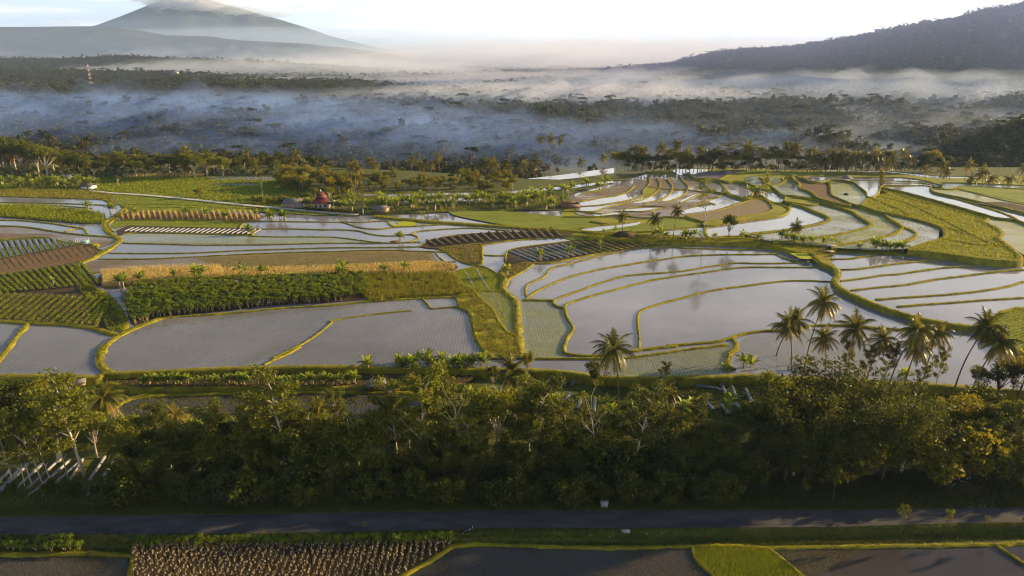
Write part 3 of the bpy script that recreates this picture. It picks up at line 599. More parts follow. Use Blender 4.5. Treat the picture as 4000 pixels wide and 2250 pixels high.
# ============ big seedling paddies, front left ============
d1 = [(1130, 1165), (1000, 1215), (900, 1255), (820, 1300), (760, 1345), (722, 1395), (712, 1449)]
bund('Z4', d1, L0, 1.5, .5, .8, 1.4, th=.55)
bund('B1', [(650, 0), (628, 60), (630, 110), (660, 150), (720, 180)], L0, 1.6, .5, .8, 1.4, th=.55)
bund('Z4', [(1100, 1170), (1250, 1152), (1600, 1130), (2000, 1092), (2354, 1070)] + zz5([(300, 1040), (630, 1022), (850, 1015), (885, 1040), (890, 1075)]), L0, 1.1, .4, .6)
bund('Z5', [(635, 1025), (670, 1065), (700, 1095), (760, 1090), (900, 1082)], L0, .7)
bund('Z4', [(2354+560, 1108), (2354+300, 1135), (2354, 1178), (2340, 1200), (2200, 1310), (2050, 1390), (1930, 1449)], L0, .7, .3)
bund('B1', [(1890, 5), (1790, 60), (1730, 85), (1660, 120)], L0, .8, .35)
bund('Z5', [(890, 1082), (960, 1115), (990, 1170), (1000, 1250), (1030, 1330), (1080, 1400), (1140, 1449)], L0, 1.3, .5, .8, 1.3)
for a, b in (((-300, 945), (262, 942)), ((262, 942), (1240, 930))):
    bund('F', [a, ((a[0]+b[0])/2, (a[1]+b[1])/2-7), b], L0-.9, 1.4, .4, 1.2, 1.2)
# scrubby bank in the middle + young rice strips
dyke = [(870, 1010), (1000, 968), (1040, 1025), (1130, 1100), (1170, 1180), (1230, 1260), (1300, 1300), (1345, 1449), (1140, 1449), (1040, 1360), (1005, 1270), (1000, 1180), (965, 1115), (900, 1080)]
W_ = sheet('ground', 'Z5', dyke, L0+.3, 'bank', smooth=False); scatter('Z5', dyke, L0+.3, 7, lambda P: scrubf(P[noise2(P[:, 0], P[:, 1], 6, 40) > -.45], .6, .16), world=W_)
bund('Z5', dyke[1:8], L0+.1, .8, .4, .6)
r1 = [(1028, 975), (1200, 978), (1290, 1045), (1285, 1200), (1300, 1290), (1262, 1290), (1172, 1180), (1100, 1080), (1032, 1005)]
r2 = [(815, 850), (860, 832), (1010, 800), (1100, 812), (1190, 880), (1198, 968), (1010, 965), (900, 922)]
for r_ in (r1, r2):
    W_ = sheet('crop_field', 'Z5', r_, L0+.05, 'paddy_green' if r_ is r1 else 'rice', smooth=False)
    blades(GRASSD, rows(W_, L0+.05, .42, .3, .25), .38, .09, .3)
    bund('Z5', r_ + [r_[0]], L0, .6)
for p in ([(1015, 815), (1060, 890), (1110, 965)], [(1130, 980), (1180, 1090), (1240, 1200), (1285, 1290)], [(935, 835), (970, 890), (1000, 950)]): sheet('water', 'Z5', [(x-4, y) for x, y in p] + [(x+5, y) for x, y in p[::-1]], L0+.12, 'water', smooth=False)
sheet('ground', 'Z5', [(620, 655), (700, 610), (900, 575), (1200, 560), (1500, 555), (1700, 565), (1600, 590), (1300, 610), (1060, 640), (900, 652), (750, 672)], L0+.25, 'dark_dirt')
bund('Z5', [(615, 655), (700, 608), (900, 573), (1200, 557), (1500, 552), (1720, 560)], L0+.05, .7)
ws = [(750, 672), (900, 652), (1040, 640), (1055, 700), (1050, 780), (960, 778), (870, 742), (800, 692)]
W_ = sheet('ground', 'Z5', ws, L0+.2, 'dirt', smooth=False); scatter('Z5', ws, L0+.2, 3, lambda P: scrubf(P, .5, .25), world=W_); bund('Z5', ws + [ws[0]], L0+.1, .9)
sheet('ground', 'Z5', [(1222, 770), (1232, 700), (1300, 670), (1600, 630), (2000, 592), (2300, 600), (2536, 622), (2250, 640), (2100, 660), (1900, 700), (1700, 740), (1550, 770), (1430, 772)], L0+.25, 'dark_dirt')
bund('Z5', [(1222, 775), (1230, 700), (1300, 668), (1600, 628), (1950, 592)], L0+.1, .8); bund('Z5', [(1220, 775), (1430, 775), (1550, 772), (1700, 742), (1900, 702), (2100, 662), (2300, 636)], L0+.1, .8)
lw = [(1180, 830), (1222, 775), (1420, 778), (1310, 850), (1250, 880), (1200, 870)]
W_ = sheet('ground', 'Z5', lw, L0+.25, 'dirt', smooth=False); scatter('Z5', lw, L0+.25, 3, lambda P: scrubf(P, .5, .25), world=W_); bund('Z5', [(1180, 830), (1220, 775)], L0+.1, .7)
bund('Z5', [(1430, 775), (1330, 840), (1240, 890), (1205, 940)], L0, .9); bund('Z5', [(1050, 715), (1150, 722), (1215, 718)], L0, .7)
bund('Z5', [(1060, 645), (1300, 612), (1600, 592), (1750, 575)], L0, .7)
# the lane with its embankment
lane = gp('Z4', [(640, 262), (790, 278), (1000, 291), (1300, 318), (1700, 360), (2000, 388), (2354, 420), (2536, 432)], 1.6)
lane2 = gp('Z5', [(300, 440), (500, 460), (800, 485), (1200, 510), (1700, 545), (2200, 570), (2536, 590)], 1.6)
def ribbon(name, P, w, mat, z=None):
    P = resample(cr(P), 2.); T = np.gradient(P, axis=0); T[:, 2] = 0; T /= np.linalg.norm(T, axis=1)[:, None]
    N = np.stack([T[:, 1], -T[:, 0], 0*T[:, 0]], 1); n = len(P); m = MB()
    V = np.stack([P-N*w/2, P+N*w/2], 1).reshape(-1, 3); i = np.arange(n-1)*2
    m.add(V, np.stack([i, i+1, i+3, i+2], -1)); m.build(name, M[mat], kind='structure')
bund(None, None, 0, 2.2, -.02, .8, .0, world=lane+[0, 0, .0]); bund(None, None, 0, 2.4, .02, .8, .9, world=lane2)
ribbon('lane', lane+[0, 0, .06], 2.7, 'lane')
# yard side: dark green ground and ponds behind the lane
sheet('ground', 'Z5', [(-400, 300), (100, 250), (600, 270), (1300, 260), (1900, 170), (2000, 200), (1660, 290), (1720, 390), (1500, 400), (900, 410), (300, 430), (0, 415), (-400, 400)], 1.35, 'turf', smooth=False)
for p in ([(170, 285), (420, 290), (620, 282), (1060, 275), (1050, 288), (700, 298), (420, 305), (180, 298)], [(420, 345), (800, 318), (1050, 316), (1080, 330), (700, 345)], [(1120, 275), (1300, 262), (1640, 232), (1980, 192), (1990, 204), (1700, 245), (1300, 280)]):
    sheet('water', 'Z5', p, 1.5, 'water_bright', smooth=False)
yd = [(-300, 300), (100, 252), (600, 272), (1300, 262), (1600, 280), (1640, 380), (900, 405), (450, 415), (300, 350), (0, 340)]
scatter('Z5', yd, 1.4, 1.0, lambda P: scrubf(P, .6, .3))
# ============ belt: pond, dark banks, ground ============
BZ = -.7
sheet('water', 'B1', [(560, 500), (700, 420), (880, 325), (1200, 318), (1600, 300), (2254, 300), (2600, 310), (2600, 420), (2254, 450), (1700, 470), (1000, 490)], BZ+.15, 'water_dark')
bund('B1', [(600, 470), (720, 385), (880, 318), (1200, 308), (1600, 292), (2254, 292), (2800, 300)], BZ+.2, 1.2, .3, .6)
bkz = 0.15
sheet('ground', 'B1', [(640, 175), (900, 190), (1500, 175), (2254, 165), (2900, 160), (2900, 240), (2254, 262), (1600, 262), (1000, 268), (800, 265), (690, 230)], bkz, 'dark_dirt')
bund('B1', [(690, 230), (800, 265), (1000, 268), (1600, 262), (2254, 262), (2900, 245)], bkz-.1, 1.2, .3, 1.2, 1.)
scatter('B1', [(640, 175), (900, 190), (1500, 175), (2254, 165), (2900, 160), (2900, 240), (2254, 262), (1600, 262), (1000, 268), (800, 265), (690, 230)], bkz, 3, lambda P: scrubf(P, .35, .15))
# road
def road_pts(side):
    if side: q = [('B1', 0, 1078), ('B1', 1200, 1066), ('B2', 160, 1050), ('B2', 1000, 1040), ('B3', 0, 1041), ('B3', 1000, 1036), ('B3', 1900, 1022), ('B3', 2254, 1015)]
    else: q = [('B1', 0, 1190), ('B1', 1200, 1186), ('B2', 160, 1172), ('B2', 1000, 1148), ('B3', 0, 1146), ('B3', 1000, 1141), ('B3', 1900, 1116), ('B3', 2254, 1108)]
    P = np.array([g1(r, x, y, .04) for r, x, y in q])
    d = P[0]-P[1]; e = P[-1]-P[-2]
    return np.vstack([P[0]+d*3, P, P[-1]+e*6])
ra, rb = road_pts(1), road_pts(0)
strip_poly('road', np.vstack([ra, rb[::-1]]), .05, 'asphalt')
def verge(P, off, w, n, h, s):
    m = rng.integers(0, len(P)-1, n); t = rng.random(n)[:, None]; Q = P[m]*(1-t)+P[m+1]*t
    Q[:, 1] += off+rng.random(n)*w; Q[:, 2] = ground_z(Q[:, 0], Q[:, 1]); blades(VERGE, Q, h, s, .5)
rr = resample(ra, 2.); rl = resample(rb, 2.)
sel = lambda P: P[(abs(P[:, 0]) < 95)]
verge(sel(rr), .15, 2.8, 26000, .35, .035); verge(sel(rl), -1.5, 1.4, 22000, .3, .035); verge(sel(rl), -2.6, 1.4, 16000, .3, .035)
# front fields below the road
FZ = -1.05
sheet('water', 'B1', [(-1500, 1330), (0, 1325), (800, 1335), (820, 1700), (-1500, 1700)], FZ, 'water_front', smooth=False)
sheet('water', 'B2', [(430, 1449), (600, 1350), (760, 1280), (1000, 1268), (2000, 1275), (2254, 1275), (3000, 1260), (3700, 1250), (4600, 1270), (4600, 1800), (430, 1800)], FZ, 'water_front', smooth=False)
corn = [(835, 1285), (1200, 1250), (2254, 1235)] + [(x+2093, y) for x, y in [(500, 1225), (700, 1235), (745, 1262), (620, 1340), (430, 1449), (200, 1600)]] + [(830, 1600)]
W_corn = sheet('ground', 'B1', corn, FZ+.15, 'dark_dirt', smooth=False)
bund('B1', [(2093+760, 1255), (2093+620, 1345), (2093+430, 1452), (2093+250, 1560)], FZ+.1, .7, .3, .4, 1.)
bund('B1', [(550, 1300), (800, 1318), (835, 1335), (815, 1449), (810, 1600)], FZ, .8, .3, .4, 1.)
bund('B1', [(-900, 1300), (0, 1312), (550, 1305)], FZ, 1., .3, .4, 1.)
bund('B2', [(760, 1262), (900, 1245), (1200, 1258), (1700, 1270), (2254, 1262)], FZ, .8, .3, .4, 1.2); bund('B3', [(160, 1262), (400, 1258), (650, 1272), (900, 1268), (1500, 1258), (2100, 1250), (2254, 1235), (3000, 1220)], FZ, .8, .3, .4, 1.2)
gf = [(175, 1270), (420, 1265), (640, 1278), (760, 1360), (860, 1449), (1000, 1580), (420, 1600), (300, 1449), (210, 1370)]
W_ = sheet('crop_field', 'B3', gf, FZ+.1, 'rice', smooth=False)
P_ = rows(W_, FZ+.1, .16, .2, .1, .3); blades(GRASSD, P_, .5, .03, .3); blades(GRASSD, P_, .45, .03, .5)
bund('B3', [(165, 1262), (190, 1340), (270, 1420), (330, 1480), (420, 1600)], FZ, .6, .3, .4, 1.3); bund('B3', [(640, 1270), (740, 1345), (850, 1440), (960, 1540)], FZ, .5, .3, .4, 1.3)
bund('B3', [(2080, 1255), (2160, 1310), (2254, 1370), (2400, 1450)], FZ, .6, .3, .4, 1.3)
# ============ rice seedlings set in rows in the near paddies ============
SEED = MB()
def seeds(reg, pts, z, dx, dy, ang, h=.26, w=.05, keep=1.):
    P = rows(gp(reg, pts, z), z, dx, dy, ang, .05)
    if keep < 1: P = P[noise2(P[:, 0], P[:, 1], 18, 2) < (keep*2-1)*.9]
    blades(SEED, P, h, w, .35); blades(SEED, P, h*.9, w, .5)
seeds('Z4', [(1120, 1175), (1600, 1140), (2354, 1075), (2354+630, 1030), (2354+690, 1095), (2354+300, 1130), (2354, 1175), (2200, 1300), (1930, 1440), (1650, 1520), (730, 1540), (730, 1400), (830, 1310)], L0, .8, .2, .0, .2, .035)
seeds('Z4', [(2354+560, 1112), (2354+890, 1090), (2354+960, 1140), (2354+990, 1260), (2354+1100, 1440), (2354+1130, 1500), (1750, 1520), (1960, 1440), (2220, 1310), (2354, 1185)], L0, .8, .2, .0, .2, .035)
seeds('Z4', [(-200, 1190), (190, 1205), (450, 1215), (760, 1275), (700, 1400), (690, 1540), (-300, 1540)], L0, .8, .2, .05, .2, .035)
seeds('Z5', [(1350, 1050), (1550, 1052), (1650, 1110), (1680, 1240), (1630, 1380), (1640, 1440), (1390, 1444)], L0, .7, .2, .05, .2, .035)
seeds('B3', [(-420, 100), (100, 40), (390, 5), (380, 165), (100, 200), (-400, 170)], L0, .7, .2, 0, .3, .05)
seeds('B3', [(430, 20), (520, -60), (900, -100), (1300, -90), (1340, 190), (1100, 185), (600, 150), (440, 130)], L0, .75, .2, .05, .22, .04)
seeds('B1', [(560, 500), (900, 330), (2600, 310), (2600, 420), (1000, 490)], BZ+.15, .4, .3, .1)
seeds('Z4', [(1400, 740), (2354, 700), (2354+680, 705), (2354+700, 760), (1500, 808)], L0, .5, .5, .05, .3, .08)
seeds('B2', [(450, 1449), (760, 1285), (2254, 1285), (2350, 1449), (2400, 1700), (200, 1700)], FZ, .3, .22, .1, .2, .02); seeds('B3', [(700, 1290), (1250, 1275), (950, 1449), (880, 1449)], FZ, .3, .22, .1, .25, .025)
seeds('B1', [(-100, 1340), (800, 1340), (810, 1600), (-100, 1600)], FZ, .3, .22, .1, .2, .02)
# reed-like green in the slope paddies so they do not read as sheets
for pts, z in ((cA + cB[::-1], 2.3), (cB + cC[::-1], 2.9), (cC + cE[::-1], 3.4)):
    W_ = gp('W1', pts, z); P_ = rows(W_, z, .9, .9, .2, .3); P_ = P_[noise2(P_[:, 0], P_[:, 1], 26, 11) > -.15]; blades(SEED, P_, .35, .13, .4)
# ---------------------------------------------------------------- plant models (shared meshes)
def curve_pts(p0, d, L, n=5, bend=.15, droop=0., r=rng):
    P = [np.array(p0, float)]; d = np.array(d, float)/np.linalg.norm(d)
    for k in range(n):
        d = d+r.normal(size=3)*bend*.5; d[2] -= droop; d /= np.linalg.norm(d); P.append(P[-1]+d*L/n)
    return np.array(P)
def mk_tree(kind, seed):
    """returns (trunk mesh, crown mesh, height)"""
    r = np.random.default_rng(seed); tb, cb = MB(), MB()
    if kind == 'feathery':                     # slim pale trunk, open layered crown
        h = 11.; tr = curve_pts((0, 0, -.5), (r.normal()*.06, r.normal()*.06, 1), h*.8+.5, 9, .10, 0, r)
        tube(tb, tr, np.linspace(.15, .06, len(tr)), 7); tips = []
        for k in range(11):
            f = .36+.62*k/10; i = f*(len(tr)-1); i0 = int(min(i, len(tr)-2)); p = tr[i0]+(tr[i0+1]-tr[i0])*(i-i0)
            a = k*2.4+r.random()*.8; el = .35+.5*f+r.random()*.25; L = (3.1-1.2*f)*(.7+.55*r.random())
            li = curve_pts(p, (math.cos(a), math.sin(a), el*1.25), L, 5, .18, -.03, r); tube(tb, li, np.linspace(.07, .025, len(li)), 5); tips.append((li[-1], 1.)); tips.append((li[3], .75))
            for q in range(3):
                b = a+(q-1)*.8+r.normal()*.2; s = curve_pts(li[2+q], (math.cos(b), math.sin(b), .5+r.random()*.5), L*.45, 3, .2, 0, r); tube(tb, s, [.03, .025, .02, .012], 4); tips.append((s[-1], .9)); tips.append((s[1], .6))
        for p, s in tips:
            n = int(62*s*(.5+r.random())); a = r.random(n)*6.28; rad = np.sqrt(r.random(n))*.85*s
            Q = p+np.stack([np.cos(a)*rad, np.sin(a)*rad, (r.random(n)-.4)*.5*s+.1-rad*.18], 1); leaf_quads(cb, Q, .145, .55, 0, r, .6)
    elif kind == 'broad':                      # dense rounded crown made of uneven clumps
        h = 8.; tr = curve_pts((0, 0, -.5), (r.normal()*.05, 0, 1), 4.5, 5, .12, 0, r); tube(tb, tr, np.linspace(.22, .1, len(tr)), 7)
        for k in range(26):
            d = rand_dirs(1, r)[0]; d[2] = abs(d[2])*.9-.12; rad = r.random()**.35
            c = np.array([0, 0, 5.0])+d*np.array([2.9, 2.9, 3.0])*rad*(.8+.35*r.random())
            if k < 12: tube(tb, np.array([tr[3], (tr[3]+c)/2+[0, 0, -.2], c]), [.09, .06, .03], 4)
            n = int(120*(.5+r.random())); s = .65+.5*r.random(); Q = c+rand_dirs(n, r)*(r.random(n)**.45)[:, None]*np.array([s*1.2, s*1.2, s*.75]); leaf_quads(cb, Q, .17, .35, 0, r, .6)
    elif kind == 'bush':
        h = 3.6
        for k in range(6):
            a = r.random()*6.28; s = curve_pts((math.cos(a)*.3, math.sin(a)*.3, -.2), (math.cos(a)*.4, math.sin(a)*.4, 1), 2.4, 4, .2, 0, r); tube(tb, s, np.linspace(.05, .02, len(s)), 4)
        for k in range(20):
            d = rand_dirs(1, r)[0]; c = np.array([0, 0, 1.9])+d*np.array([1.5, 1.5, 1.35])*(.5+.5*r.random())
            n = int(75*(.5+r.random())); s = .5+.3*r.random(); Q = c+rand_dirs(n, r)*(r.random(n)**.5)[:, None]*np.array([s, s, s*.7]); leaf_quads(cb, Q, .15, .35, 0, r, .6)
    elif kind == 'umbrella':                   # tall bare trunk, flat storeys of foliage
        h = 17.; tr = curve_pts((0, 0, -.5), (r.normal()*.05, 0, 1), 15, 8, .08, 0, r); tube(tb, tr, np.linspace(.24, .08, len(tr)), 6)
        for k in range(9):
            f = .58+.42*k/8; i = f*(len(tr)-1); i0 = int(min(i, len(tr)-2)); p = tr[i0]+(tr[i0+1]-tr[i0])*(i-i0)
            a = k*2.4+r.random(); L = (2.6+2.6*math.sin(f*2.6))*(.6+.5*r.random())
            li = curve_pts(p, (math.cos(a), math.sin(a), .42), L, 4, .12, .0, r); tube(tb, li, np.linspace(.08, .03, len(li)), 4)
            for q in (2, 3, 4):
                n = 70; an = r.random(n)*6.28; rad = np.sqrt(r.random(n))*1.7; c = li[q]+r.normal(size=3)*.4
                leaf_quads(cb, c+np.stack([np.cos(an)*rad, np.sin(an)*rad, (r.random(n)-.5)*.35-rad*.08+.2], 1), .24, .7, 0, r, .6)
    elif kind == 'bamboo':
        h = 9.
        for k in range(26):
            a = r.random()*6.28; s = curve_pts((math.cos(a)*.9*r.random(), math.sin(a)*.9*r.random(), -.2), (math.cos(a)*.32, math.sin(a)*.32, 1), 8.5+2.5*r.random(), 8, .05, .055, r); tube(tb, s, np.linspace(.05, .015, len(s)), 4)
            for q in range(3, 9):
                n = 55; Q = s[q]+rand_dirs(n, r)*(r.random(n)**.6)[:, None]*np.array([.95, .95, .6])-[0, 0, .15]; leaf_quads(cb, Q, .17, .2, 0, r, .4)
    elif kind == 'sapling':
        h = 3.4; tr = curve_pts((0, 0, -.2), (0, 0, 1), 2.8, 4, .08, 0, r); tube(tb, tr, np.linspace(.04, .02, len(tr)), 5)
        for k in range(7):
            c = np.array([r.normal()*.25, r.normal()*.25, 2.1+r.random()*1.2]); n = 40; leaf_quads(cb, c+rand_dirs(n, r)*(r.random(n)**.5)[:, None]*.38, .1, .3, 0, r, .6)
    elif kind == 'bare':                       # thin leaning branchy tree with few leaves
        h = 8.; tr = curve_pts((0, 0, -.4), (r.normal()*.12, r.normal()*.1, 1), 6.2, 7, .14, 0, r); tube(tb, tr, np.linspace(.1, .04, len(tr)), 5)
        for k in range(8):
            a = k*2.4; li = curve_pts(tr[3+k % 5], (math.cos(a), math.sin(a), 1.), 2.2, 4, .2, 0, r); tube(tb, li, np.linspace(.04, .015, len(li)), 4)
            n = 38; leaf_quads(cb, li[-1]+rand_dirs(n, r)*(r.random(n)**.5)[:, None]*np.array([.8, .8, .35]), .15, .5, 0, r, .6)
    return tb, cb, h
def mk_palm(seed, h=12., lod=1, tb=None):
    r = np.random.default_rng(seed); tb, cb, nb = MB(), MB(), MB()
    lean = r.normal(size=2)*.06
    t = np.linspace(0, 1, 9); P = np.stack([lean[0]*h*t**2*2, lean[1]*h*t**2*2, -.4+(h+.4)*t], 1)
    tube(tb, P, .13+.09*(1-t)**3+.015*np.sin(np.arange(9)*2), 7); top = P[-1]
    nf = 34 if lod == 1 else 22
    for k in range(nf):
        a = k*2.399+r.normal()*.15; age = k/nf
        el = math.radians(80-125*age+r.normal()*8); L = (3.7+.9*math.sin(age*3.1))*(.72+.42*r.random())
        n = 9; d = np.array([math.cos(a)*math.cos(el), math.sin(a)*math.cos(el), math.sin(el)]); Q = [top+[0, 0, .1]]
        for q in range(n): d = d+np.array([0, 0, -.13-.13*q/n]); d /= np.linalg.norm(d); Q.append(Q[-1]+d*L/n)
        Q = np.array(Q); mi = 1 if (age > .82 and r.random() < .75) else 0
        tube(cb, Q, np.linspace(.045, .01, n+1), 3, mi)
        m = 36 if lod == 1 else 16; f = np.linspace(.12, 1, m); X_ = np.stack([np.interp(f*n, np.arange(n+1), Q[:, c]) for c in range(3)], 1)
        Tn = np.gradient(X_, axis=0); Tn /= np.linalg.norm(Tn, axis=1)[:, None]
        sd = np.cross(Tn, [0, 0, 1.]); sd /= np.linalg.norm(sd, axis=1)[:, None]+1e-9
        ll = (1.05*np.sin(np.clip(f*1.05, 0, 1)*2.7+.35)+.12)*(.85+.3*r.random(m))
        for s in (-1, 1):
            dr = sd*s*.8+Tn*.45+np.array([0, 0, -1.])*(.35+.45*r.random(m))[:, None]; dr /= np.linalg.norm(dr, axis=1)[:, None]
            w = Tn*(.062 if lod == 1 else .13); tip = X_+dr*ll[:, None]
            V = np.stack([X_-w, X_+w, tip], 1).reshape(-1, 3); cb.add(V, np.arange(m*3).reshape(m, 3), mi)
    for k in range(9):
        a = r.random()*6.28; c = top+[math.cos(a)*.3, math.sin(a)*.3, -.25-.2*r.random()]
        d = rand_dirs(14, r)*.14+c; 
        box(nb, c, (.24, .24, .26), a, 0, .7)
    return tb, cb, nb
def mk_banana(seed, h=2.6):
    r = np.random.default_rng(seed); tb, cb = MB(), MB()
    for st in range(1 if r.random() < .4 else 2+int(r.random()*2)):
        b = np.array([r.normal()*.45, r.normal()*.45, 0])*(st > 0); hh = h*(.6+.5*r.random())
        P = np.stack([b[0]+np.linspace(0, r.normal()*.12, 4), b[1]+np.zeros(4), np.linspace(-.2, hh*.62, 4)], 1); tube(tb, P, [.14, .12, .1, .07], 6)
        for k in range(8):
            a = k*2.2+r.random()*.6; el = math.radians(82-58*(k/8)-10*r.random()); L = 1.5+.7*r.random(); n = 6
            d = np.array([math.cos(a)*math.cos(el), math.sin(a)*math.cos(el), math.sin(el)]); Q = [P[-1]]
            for q in range(n): d = d+np.array([0, 0, -.17]); d /= np.linalg.norm(d); Q.append(Q[-1]+d*L/n)
            Q = np.array(Q); w = .32*np.array([.12, .75, 1, 1, .9, .6, .08]); sd = np.cross(d*[1, 1, 0]+1e-6, [0, 0, 1.]); sd /= np.linalg.norm(sd)
            V = np.concatenate([Q+sd*w[:, None]+[0, 0, .05], Q-[0, 0, .04], Q-sd*w[:, None]+[0, 0, .05]]); i = np.arange(n)
            cb.add(V, np.concatenate([np.stack([i, i+1, i+n+2, i+n+1], 1), np.stack([i+n+1, i+n+2, i+2*n+3, i+2*n+2], 1)]))
    return tb, cb
def mk_cassava(seed, h=2.5):
    r = np.random.default_rng(seed); tb, cb = MB(), MB()
    for k in range(5):
        a = r.random()*6.28; s = curve_pts((0, 0, -.1), (math.cos(a)*.3, math.sin(a)*.3, 1), h*(.68+.3*r.random()), 4, .12, 0, r); tube(tb, s, np.linspace(.035, .018, 5), 4)
        n = 46; Q = s[-1]+rand_dirs(n, r)*(r.random(n)**.5)[:, None]*np.array([.5, .5, .3])-[0, 0, .05]; leaf_quads(cb, Q, .17, .6, 0, r, .5)
    return tb, cb
def mk_corn(seed, h=1.5):
    r = np.random.default_rng(seed); b = MB()
    P = curve_pts((0, 0, -.1), (r.normal()*.08, r.normal()*.08, 1), h, 4, .1, 0, r); tube(b, P, [.018, .018, .015, .012, .008], 4, 0)
    for k in range(9):
        a = r.random()*6.28; p = P[1+k % 4]; L = .24+.16*r.random(); d = np.array([math.cos(a)*.6, math.sin(a)*.6, .5]); w = np.array([-math.sin(a), math.cos(a), 0])*.04
        m = p+d*L*.6; e = m+np.array([d[0]*.3, d[1]*.3, -.75])*L
        b.add(np.array([p-w*.5, p+w*.5, m+w, m-w]), [[0, 1, 2, 3]], 0); b.add(np.array([m-w, m+w, e]), [[0, 1, 2]], 0)
    c = P[2]+[.05, 0, .05]; tube(b, np.array([c, c+[.06, 0, .12], c+[.1, 0, .22]]), [.03, .055, .02], 5, 1)
    for k in range(6):
        a = r.random()*6.28; p = c+[.06, 0, .12]; w = np.array([-math.sin(a), math.cos(a), 0])*.05; e = p+np.array([math.cos(a)*.13, math.sin(a)*.13, .05-.3*r.random()])
        b.add(np.array([p-w, p+w, e+w*.6, e-w*.6]), [[0, 1, 2, 3]], 1)
    return b
LIB = {}
def lib(kind, n, leafmat, bark, seed0, fn=None):
    out = []
    for k in range(n):
        t, c, h = mk_tree(kind, seed0+k); out.append((t.mesh('trunk', M[bark]), c.mesh('crown', M[leafmat]), h))
    LIB.setdefault(kind+':'+leafmat+(fn or ''), out); return out
lib('feathery', 4, 'leaf', 'bark_dark', 20, 'far'); lib('feathery', 6, 'leaf', 'bark', 10); lib('broad', 4, 'leaf_dark', 'bark_dark', 30); lib('broad', 3, 'leaf', 'bark', 35); lib('bush', 4, 'leaf_dark', 'bark_dark', 40); lib('bush', 3, 'leaf_gold', 'bark_dark', 44)
lib('umbrella', 4, 'leaf', 'bark', 50); lib('bamboo', 2, 'leaf_dark', 'bark_dark', 60); lib('sapling', 3, 'leaf', 'bark_dark', 64); lib('bare', 3, 'leaf', 'bark', 70); lib('bush', 3, 'leaf', 'bark_dark', 47); lib('feathery', 4, 'leaf_dark', 'bark_dark', 80); lib('broad', 3, 'leaf_gold', 'bark', 86)
PALMS = []
for k in range(5):
    t, c, n = mk_palm(100+k); PALMS.append((t.mesh('trunk', M['palm_bark']), c.mesh('crown', [M['palm'], M['palm_dry']]), n.mesh('coconuts', M['leaf_gold']), 12.))
PALMS_FAR = []
for k in range(4):
    t, c, n = mk_palm(120+k, 12., 2); PALMS_FAR.append((t.mesh('trunk', M['palm_bark']), c.mesh('crown', [M['palm'], M['palm_dry']]), None, 12.))
BAN = []
for k in range(5): t, c = mk_banana(140+k); BAN.append((t.mesh('stem', M['stem']), c.mesh('leaves', M['banana']), 2.6))
CAS = []
for k in range(5): t, c = mk_cassava(150+k); CAS.append((t, c, t.mesh('stem', M['stem']), c.mesh('leaves', M['cassava'])))
# ---------------------------------------------------------------- labels
WORDS = 'first second third fourth fifth sixth seventh eighth ninth tenth eleventh twelfth thirteenth fourteenth fifteenth sixteenth seventeenth eighteenth nineteenth twentieth'.split()
TENS = {20: 'twenty', 30: 'thirty', 40: 'forty', 50: 'fifty', 60: 'sixty', 70: 'seventy', 80: 'eighty', 90: 'ninety'}
def ordw(n):
    if n <= 20: return WORDS[n-1]
    t, u = n//10*10, n % 10
    return (TENS[t]+'-'+WORDS[u-1]) if u else TENS[t][:-1]+'ieth'
PLACED = []
def thing(name, desc, where, cat, group, loc, rz, sc, parts):
    o = put(name, None, None, loc, (0, 0, rz), sc); o['category'] = cat; o['group'] = group
    for nm, me in parts:
        if me is not None: put(nm, me, o)
    PLACED.append((o, desc, where)); return o
def finish_labels():
    g = {}
    for o, d, w in PLACED: g.setdefault((d, w), []).append(o)
    for (d, w), os_ in g.items():
        os_.sort(key=lambda o: o.location.x/max(1, o.location.y)); n = len(os_)
        for k, o in enumerate(os_):
            if n == 1: o['label'] = f'{d} {w}'
            elif k == 0: o['label'] = f'{d} {w}, leftmost one'
            elif k == n-1: o['label'] = f'{d} {w}, rightmost one'
            elif k < n/2 or n < 4: o['label'] = f'{d} {w}, {ordw(k+1)} from left'
            else: o['label'] = f'{d} {w}, {ordw(n-k)} from right'
def ztop(reg, y, Y):
    x0, y0, s = REG[reg]; v = (1125-(y0+y/s))/FPX
    return H+Y*(-SP+v*CP)/(CP+v*SP)
def gz(x, y): return float(ground_z(np.array([x]), np.array([y]))[0])
def tree(kind, mat, reg, bx, by, z, ty=None, h=None, desc='tree', where='', group='', name='tree', wide=1., Y=None, cat='tree'):
    """base measured at (bx, by) on level z; ty = measured top"""
    p = g1(reg, bx, by, z)
    if Y is not None: p = p*(Y/p[1]); p[2] = z
    var = LIB[kind+':'+mat]; t, c, H0 = var[rng.integers(len(var))]
    hh = h if h else max(1.5, ztop(reg, ty, p[1])-p[2]); s = hh/H0
    w = s*wide*(.8+.2*rng.random())
    
    if name == 'tree': name = {'feathery': 'albizia_tree', 'bare': 'albizia_tree', 'umbrella': 'flat_topped_tree', 'bamboo': 'bamboo_clump', 'bush': 'bush'}.get(kind, name)
    return thing(name, desc, where, cat, group, p, rng.random()*6.28, (w, w, s), [('trunk', t), ('crown', c)])
